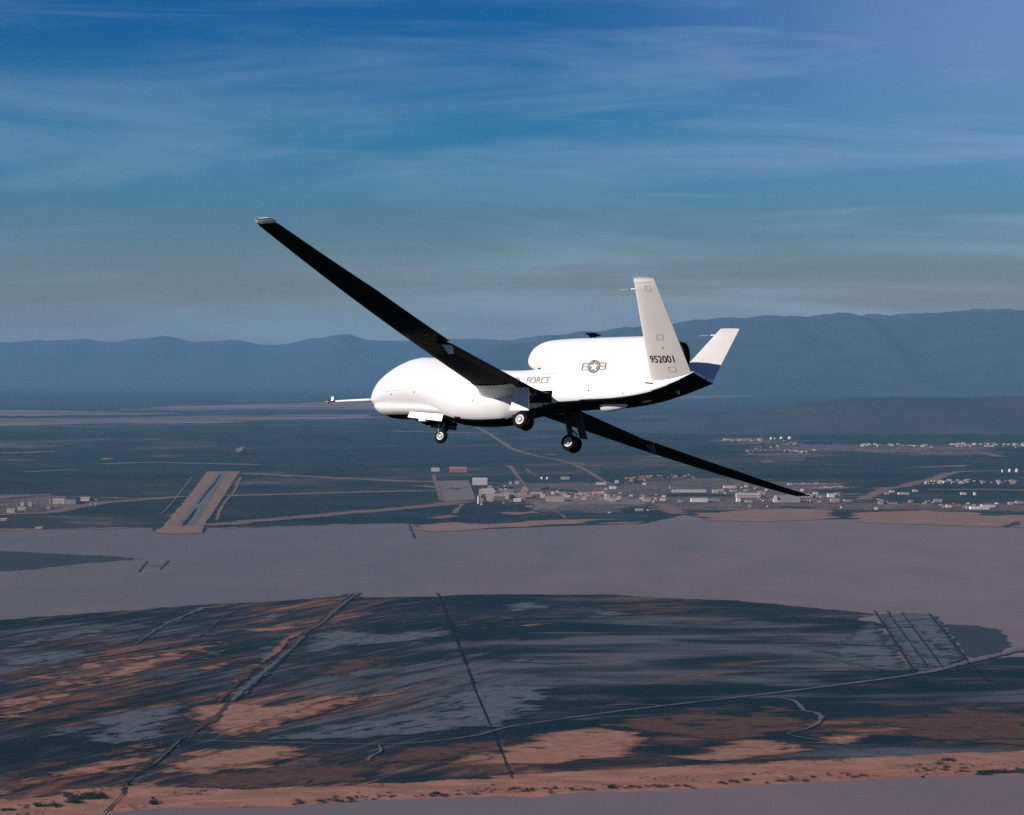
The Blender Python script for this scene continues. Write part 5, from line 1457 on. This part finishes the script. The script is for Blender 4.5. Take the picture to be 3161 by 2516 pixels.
# control tower
p = at(*k1(736, 636)); hh = 116 * 0.21336 / F_SRC * p.length
tw_ = empty('control_tower', (p.x, p.y, 0.9))
tag(tw_, 'slim white control tower with a wider cab at the corner of the apron', 'control tower')
MB().tube([(0, 0, 0), (0, 0, hh * 0.84)], [5.2, 4.2], 12).build('shaft', BW['white'], tw_)
MB().tube([(0, 0, hh * 0.84 + .003), (0, 0, hh * 0.95)], [5.0, 6.4], 8).build('cab', BW['white'], tw_)
MB().tube([(0, 0, hh * 0.95 + .003), (0, 0, hh * 0.98), (0, 0, hh)], [6.8, 6.8, 3.0], 8).build('roof', RF['pale'], tw_)


def tank(pt, rpx, hpx, kk, label, group, dome=False):
    p = at(*pt); D = p.length / F_SRC
    r, h = rpx * kk * D, hpx * kk * D
    t = empty('water_tank', (p.x, p.y, 0.5))
    tag(t, label, 'tank', group)
    MB().tube([(0, 0, 0), (0, 0, h * 0.75)], [r, r], 18).build('shell', BW['white'], t)
    MB().tube([(0, 0, h * 0.75 + .003)] + [(0, 0, h * (0.75 + 0.25 * math.sin(a))) for a in (0.4, 0.8, 1.2)] + [(0, 0, h * 1.0)], [r * 1.02, r * 0.92, r * 0.7, r * 0.36, 0.1], 18).build('roof', BW['white'], t)


tank(k1(1654, 278), 18, 34, 0.21336, 'left of the two white round tanks beyond the base', 'round tanks beyond the base')
tank(k1(1734, 280), 18, 34, 0.21336, 'right of the two white round tanks beyond the base', 'round tanks beyond the base')
tank(k4(1870, 508), 14, 34, 0.23237, 'leftmost of the three white domes on the plain at right', 'white domes on the plain')
tank(k4(1968, 506), 18, 44, 0.23237, 'middle of the three white domes on the plain at right', 'white domes on the plain')
tank(k4(2062, 506), 20, 44, 0.23237, 'rightmost of the three white domes on the plain at right', 'white domes on the plain')
tank(k5(834, 152), 18, 30, 0.24119, 'first white tank from the left on the far rise', 'white tanks on the far rise')
tank(k5(880, 152), 10, 22, 0.24119, 'small second white tank on the far rise', 'white tanks on the far rise')
tank(k5(962, 146), 20, 28, 0.24119, 'third white tank from the left on the far rise', 'white tanks on the far rise')
tank(k5(1072, 148), 24, 34, 0.24119, 'biggest and rightmost white tank on the far rise', 'white tanks on the far rise')

# far housing: one little house of each colour, copied
proto = {}
def house(x, y, col_, size, label, group):
    key = col_
    if key not in proto:
        t = empty('house', (0, 0, 0))
        wl, rc = {'pale': ('tan', 'tan'), 'pink': ('red', 'red'), 'white': ('pale', 'tan')}[col_]
        MB().add([(-.5, -.3, 0), (.5, -.3, 0), (.5, .3, 0), (-.5, .3, 0), (-.5, -.3, .28), (.5, -.3, .28), (.5, .3, .28), (-.5, .3, .28), (-.5, 0, .45), (.5, 0, .45)],
                 [(0, 1, 5, 4), (1, 2, 6, 9, 5), (2, 3, 7, 6), (3, 0, 4, 8, 7)]).build('wall', BW[wl], t)
        MB().add([(-.53, -.33, .285), (.53, -.33, .285), (.53, 0, .47), (-.53, 0, .47), (.53, .33, .285), (-.53, .33, .285)], [(0, 1, 2, 3), (3, 2, 4, 5)]).build('roof', RF[rc], t)
        proto[key] = t
        c = t
    else:
        c = copy_tree(proto[key])
    q = at(x, y)
    c.location = (q.x, q.y, 0.5)
    c.scale = (size, size * random.uniform(0.8, 1.3), size)
    c.rotation_euler = (0, 0, random.uniform(-0.5, 0.5))
    tag(c, label, 'house', group)


def cluster(cr, pts, n, sx, sy, cols, size, label, group):
    for _ in range(n):
        i = random.randrange(len(pts) - 1)
        t = random.random()
        x = pts[i][0] + (pts[i + 1][0] - pts[i][0]) * t + random.uniform(-sx, sx)
        y = pts[i][1] + (pts[i + 1][1] - pts[i][1]) * t + random.uniform(-sy, sy)
        house(*cr(x, y), random.choice(cols), size * random.uniform(0.4, 0.95), label, group)


cluster(k2, [(860, 190), (1250, 150), (1700, 140)], 34, 40, 30, ['pink', 'pink', 'pale'], 22, 'small red roofed house among dark trees behind the base', 'red roofed houses behind the base')
cluster(k4, [(840, 655), (1150, 640), (1500, 640)], 30, 20, 18, ['pale', 'white', 'pale'], 26, 'small pale house in the row on the plain at right', 'pale houses in the row on the plain')
cluster(k4, [(1600, 650), (2100, 650)], 12, 20, 18, ['pink', 'pale'], 26, 'small house in the thin line right of the row on the plain', 'houses right of the row on the plain')
cluster(k4, [(1200, 150), (1700, 150), (2156, 160)], 40, 30, 24, ['pale', 'white', 'pale'], 34, 'tiny pale house on the far slope at the right edge', 'pale houses on the far slope')
cluster(k4, [(0, 150), (600, 155), (960, 185)], 26, 20, 14, ['pale', 'white'], 34, 'tiny pale house in the far line below the dark band', 'pale houses in the far line')
cluster(k5, [(220, 168), (420, 165), (560, 165), (710, 168)], 22, 15, 10, ['pale', 'pink', 'pale'], 40, 'tiny pale building left of the tanks on the far rise', 'buildings left of the far tanks')
cluster(k5, [(980, 310), (1250, 315), (1420, 300)], 12, 20, 8, ['pink', 'pale'], 34, 'tiny pink building in the mottled far town', 'buildings of the mottled far town')
cluster(k5, [(950, 200), (1200, 190), (700, 290), (500, 300)], 24, 60, 40, ['pink', 'pale'], 24, 'minute house scattered in the mottled far town', 'houses scattered in the far town')
cluster(k3, [(1080, 160), (1400, 150)], 8, 30, 10, ['pale', 'pink'], 20, 'small hut beyond the lower wing tip', 'huts beyond the lower wing tip')
cluster(k3, [(1340, 205), (1750, 200)], 14, 15, 5, ['pale', 'white'], 24, 'small pale building in the line right of the lower wing tip', 'pale line right of the wing tip')


cluster(k2, [(150, 400), (700, 400), (1300, 440)], 46, 60, 50, ['pale', 'pink', 'white'], 24, 'small warm coloured hut scattered in the middle of the base', 'huts scattered in the middle of the base')
cluster(k1, [(780, 470), (1400, 480), (2100, 480)], 40, 60, 60, ['pale', 'pink', 'white'], 20, 'small warm coloured hut squeezed between the larger base buildings', 'huts between the larger base buildings')
cluster(k3, [(0, 250), (600, 240), (700, 340), (1500, 370)], 46, 60, 50, ['pale', 'pink', 'white'], 22, 'small warm coloured hut scattered under the lower wing', 'huts scattered under the lower wing')
cluster(k4, [(100, 900), (900, 930), (1500, 950)], 24, 60, 30, ['pale', 'pink'], 20, 'small hut scattered along the right shore', 'huts along the right shore')


# leafy things: many small faces through the crown's volume
def leaf_ball(n, rx, ry, rz, size, seed, lobes=6, flat=0.2):
    rnd = random.Random(seed)
    L = [(rnd.uniform(-.55, .55), rnd.uniform(-.55, .55), rnd.uniform(.15, .65), rnd.uniform(.3, .55)) for _ in range(lobes)]
    q = MB()
    for _ in range(n):
        cx, cy, cz, r = rnd.choice(L)
        d = Vector((rnd.gauss(0, 1), rnd.gauss(0, 1), rnd.gauss(0, 1))).normalized() * r * rnd.uniform(0.5, 1.0) ** 0.5
        p = Vector(((cx + d.x) * rx, (cy + d.y) * ry, max(0.02, cz + d.z) * rz))
        a = Vector((rnd.gauss(0, 1), rnd.gauss(0, 1), rnd.gauss(0, 1))).normalized() * size * rnd.uniform(.6, 1.3)
        b = a.cross(Vector((rnd.gauss(0, 1), rnd.gauss(0, 1), rnd.gauss(0, 1)))).normalized() * size * rnd.uniform(.4, .9)
        q.add([p - a, p + b * .6, p + a, p - b * .6], [(0, 1, 2, 3)])
    return q


M_leaf = mottled('desert_foliage', (0.022, 0.034, 0.020), (0.045, 0.055, 0.030), 0.6)
M_trunk = mottled('bark', (0.09, 0.065, 0.045), (0.06, 0.045, 0.03), 1.5)
trees = []
for v in range(3):
    t = empty('tree')
    tr = MB().tube([(0, 0, 0), (0.1, 0.1, 2.2), (0.3, 0.0, 4.6), (0.2, 0.2, 6.8)], [0.42, 0.34, 0.22, 0.08], 7)
    for k in range(5):
        a = k * 1.3 + v
        tr.tube([(0.15, 0.05, 2.2 + k * 0.7), (1.2 * math.cos(a), 1.2 * math.sin(a), 3.6 + k * 0.8), (2.3 * math.cos(a), 2.3 * math.sin(a), 4.6 + k * 0.8)], [0.18, 0.11, 0.04], 5)
    tr.build('trunk', M_trunk, t)
    q = leaf_ball(420, 4.4, 4.4, 7.0, 0.55, 40 + v, 7)
    q.v = [(a, b, c + 2.0) for a, b, c in q.v]
    q.build('crown', M_leaf, t)
    trees.append([t, False])


def put_tree(x, y, s, label, group):
    r = trees[random.randrange(3)]
    t = r[0] if not r[1] else copy_tree(r[0])
    r[1] = True
    p = at(x, y)
    t.location = (p.x, p.y, 0.6)
    t.scale = (s * random.uniform(.9, 1.5), s * random.uniform(.9, 1.3), s * random.uniform(.8, 1.2))
    t.rotation_euler = (0, 0, random.uniform(0, 6.28))
    tag(t, label, 'tree', group)


def row(cr, a, b, n, j, s, label, group):
    for i in range(n):
        u = (i + random.uniform(.1, .9)) / n
        put_tree(*cr(a[0] + (b[0] - a[0]) * u, a[1] + (b[1] - a[1]) * u + random.uniform(-j, j)), s, label, group)


row(k1, (1065, 420), (1235, 425), 14, 6, 1.6, 'dark tree in the short row left of the square pink building', 'trees left of the square pink building')
row(k1, (1660, 440), (1760, 430), 8, 8, 1.9, 'dark tree in the clump behind the yellow building', 'trees behind the yellow building')
row(k1, (1790, 452), (2156, 472), 26, 5, 1.5, 'dark tree in the long windbreak right of the yellow building', 'trees of the long windbreak')
row(k2, (640, 280), (800, 250), 10, 12, 1.7, 'dark tree round the white house in the middle of the base', 'trees round the white house')
row(k2, (920, 230), (1060, 215), 10, 10, 1.6, 'dark tree at the left end of the red roofed houses', 'trees left of the red roofed houses')
row(k2, (1180, 195), (1680, 170), 16, 16, 1.6, 'dark tree among the red roofed houses', 'trees among the red roofed houses')
row(k5, (1250, 215), (1600, 220), 22, 12, 2.6, 'dark tree in the far band right of the white tanks', 'trees right of the far tanks')
row(k5, (700, 230), (1180, 240), 12, 40, 2.2, 'dark tree dotted through the mottled far town', 'trees of the mottled far town')
row(k4, (1300, 780), (1900, 560), 0, 0, 1, '', '')

shrubs = []
for v in range(4):
    t = empty('shrub')
    MB().tube([(0, 0, 0), (0.05, 0, .5), (.3, .1, 1.0)], [.12, .08, .03], 5).tube([(0, 0, 0), (-.3, .1, .9)], [.09, .03], 5).build('stem', M_trunk, t)
    leaf_ball(300, 3.2, 2.2, 2.3, 0.34, 80 + v, 6).build('foliage', M_leaf, t)
    shrubs.append([t, False])


def put_shrub(x, y, s, label, group):
    r = shrubs[random.randrange(4)]
    t = r[0] if not r[1] else copy_tree(r[0])
    r[1] = True
    p = at(x, y)
    t.location = (p.x, p.y, 2.1)
    t.scale = (s * random.uniform(.9, 1.8), s * random.uniform(.8, 1.6), s * random.uniform(.7, 1.1))
    t.rotation_euler = (0, 0, random.uniform(-.4, .4))
    tag(t, label, 'shrub', group)


def scat(cr, a, b, n, j, s, label, group):
    for i in range(n):
        u = random.random()
        put_shrub(*cr(a[0] + (b[0] - a[0]) * u, a[1] + (b[1] - a[1]) * u + random.gauss(0, j)), s * random.uniform(.5, 1.5), label, group)


scat(cD, (280, 1045), (340, 1040), 14, 8, 2.6, 'dark shrub in the thicket left of the canal mouth', 'shrubs left of the canal mouth')
scat(cD, (370, 1028), (450, 1035), 16, 7, 2.6, 'dark shrub in the thicket nearest the canal mouth', 'shrubs at the canal mouth')
scat(cD, (160, 1070), (260, 1068), 12, 3, 2.0, 'dark shrub in the low line on the lower left beach', 'shrubs on the lower left beach')
scat(cD, (0, 1085), (120, 1070), 10, 6, 2.0, 'dark shrub at the lower left edge of the picture', 'shrubs at the lower left edge')
scat(cD, (630, 1050), (650, 1052), 5, 6, 2.2, 'dark shrub in the small lone clump right of the canal', 'shrubs of the small lone clump')
scat(cD, (1220, 1055), (1480, 1045), 18, 5, 1.5, 'dark shrub scattered on the middle of the beach', 'shrubs on the middle beach')
scat(cD, (1380, 1035), (2000, 1015), 30, 5, 1.6, 'dark shrub in the line along the centre of the beach', 'shrubs along the centre of the beach')
scat(cE, (0, 1002), (800, 985), 40, 5, 1.6, 'dark shrub in the waterside line right of the straight ditch', 'shrubs in the waterside line')
scat(cE, (850, 975), (1500, 935), 26, 9, 1.6, 'dark shrub scattered on the right part of the beach', 'shrubs on the right part of the beach')
scat(cE, (1960, 932), (2156, 928), 26, 5, 2.4, 'dark shrub in the thick dark belt at the lower right edge', 'shrubs of the lower right belt')
scat(cE, (1700, 925), (1950, 890), 18, 14, 1.7, 'dark shrub scattered left of the lower right belt', 'shrubs left of the lower right belt')
scat(cE, (1820, 875), (1860, 878), 5, 3, 2.2, 'dark shrub in the little clump above the lower right belt', 'shrubs above the lower right belt')

# parked aircraft on the apron
M_plane = mottled('parked_grey', (0.05, 0.055, 0.06), (0.07, 0.075, 0.08), 0.5)
for i, (x, y, s, lb) in enumerate(((405, 432, 1.0, 'dark grey aircraft parked in the middle of the concrete apron'), (345, 408, 0.5, 'small dark aircraft parked left on the concrete apron'), (425, 356, 0.5, 'small dark aircraft parked at the far side of the apron'), (530, 400, 0.5, 'small dark aircraft parked right on the concrete apron'))):
    if i == 0:
        t = empty('parked_aircraft')
        MB().tube([(-22, 0, 3.2), (-20, 0, 3.4), (-14, 0, 3.6), (8, 0, 3.6), (20, 0, 4.6), (22, 0, 4.8)], [0.3, 1.4, 2.2, 2.2, 1.0, 0.3], 12).build('fuselage', M_plane, t, True)
        MB().hexa([(-5, 0, 3.0), (3, 0, 3.0), (8, 20, 3.4), (5, 20, 3.4), (-5, 0, 3.6), (3, 0, 3.5), (8, 20, 3.7), (5, 20, 3.7)]).hexa([(3, 0, 3.0), (-5, 0, 3.0), (5, -20, 3.4), (8, -20, 3.4), (3, 0, 3.5), (-5, 0, 3.6), (5, -20, 3.7), (8, -20, 3.7)]).build('wing', M_plane, t)
        MB().hexa([(14, -.3, 4.8), (20, -.3, 4.8), (20, .3, 4.8), (14, .3, 4.8), (19, -.15, 11), (23, -.15, 11), (23, .15, 11), (19, .15, 11)]).build('tail_fin', M_plane, t)
        MB().tube([(-15, 0, 0), (-15, 0, 2)], .35, 8).tube([(0, 2.5, 0), (0, 2.2, 2.2)], .4, 8).tube([(0, -2.5, 0), (0, -2.2, 2.2)], .4, 8).build('landing_gear', M_plane, t)
        pr = t
    else:
        t = copy_tree(pr)
    p = at(*k1(x, y))
    t.location = (p.x, p.y, 0.92)
    t.scale = (s * 1.1,) * 3
    t.rotation_euler = (0, 0, R(200 + i * 40))
    tag(t, lb, 'parked aircraft', 'aircraft parked on the apron')

# ------------------------------------------------------------------ the air itself
hz = MB().box(-46000, 46000, -5000, EXT + 500, -4, 1780).build('haze', None)
hz['kind'] = 'stuff'
mh = bpy.data.materials.new('haze_air')
mh.use_nodes = True
mh.node_tree.nodes.clear()
H = NT(mh.node_tree)
pv = H.n('ShaderNodeVolumePrincipled')
pv.inputs['Color'].default_value = (0.29, 0.65, 1.0, 1)
pv.inputs['Density'].default_value = 1.15e-5
pv.inputs['Anisotropy'].default_value = 0.0
ho = H.n('ShaderNodeOutputMaterial')
H.l(pv.outputs[0], ho.inputs['Volume'])
hz.data.materials.append(mh)
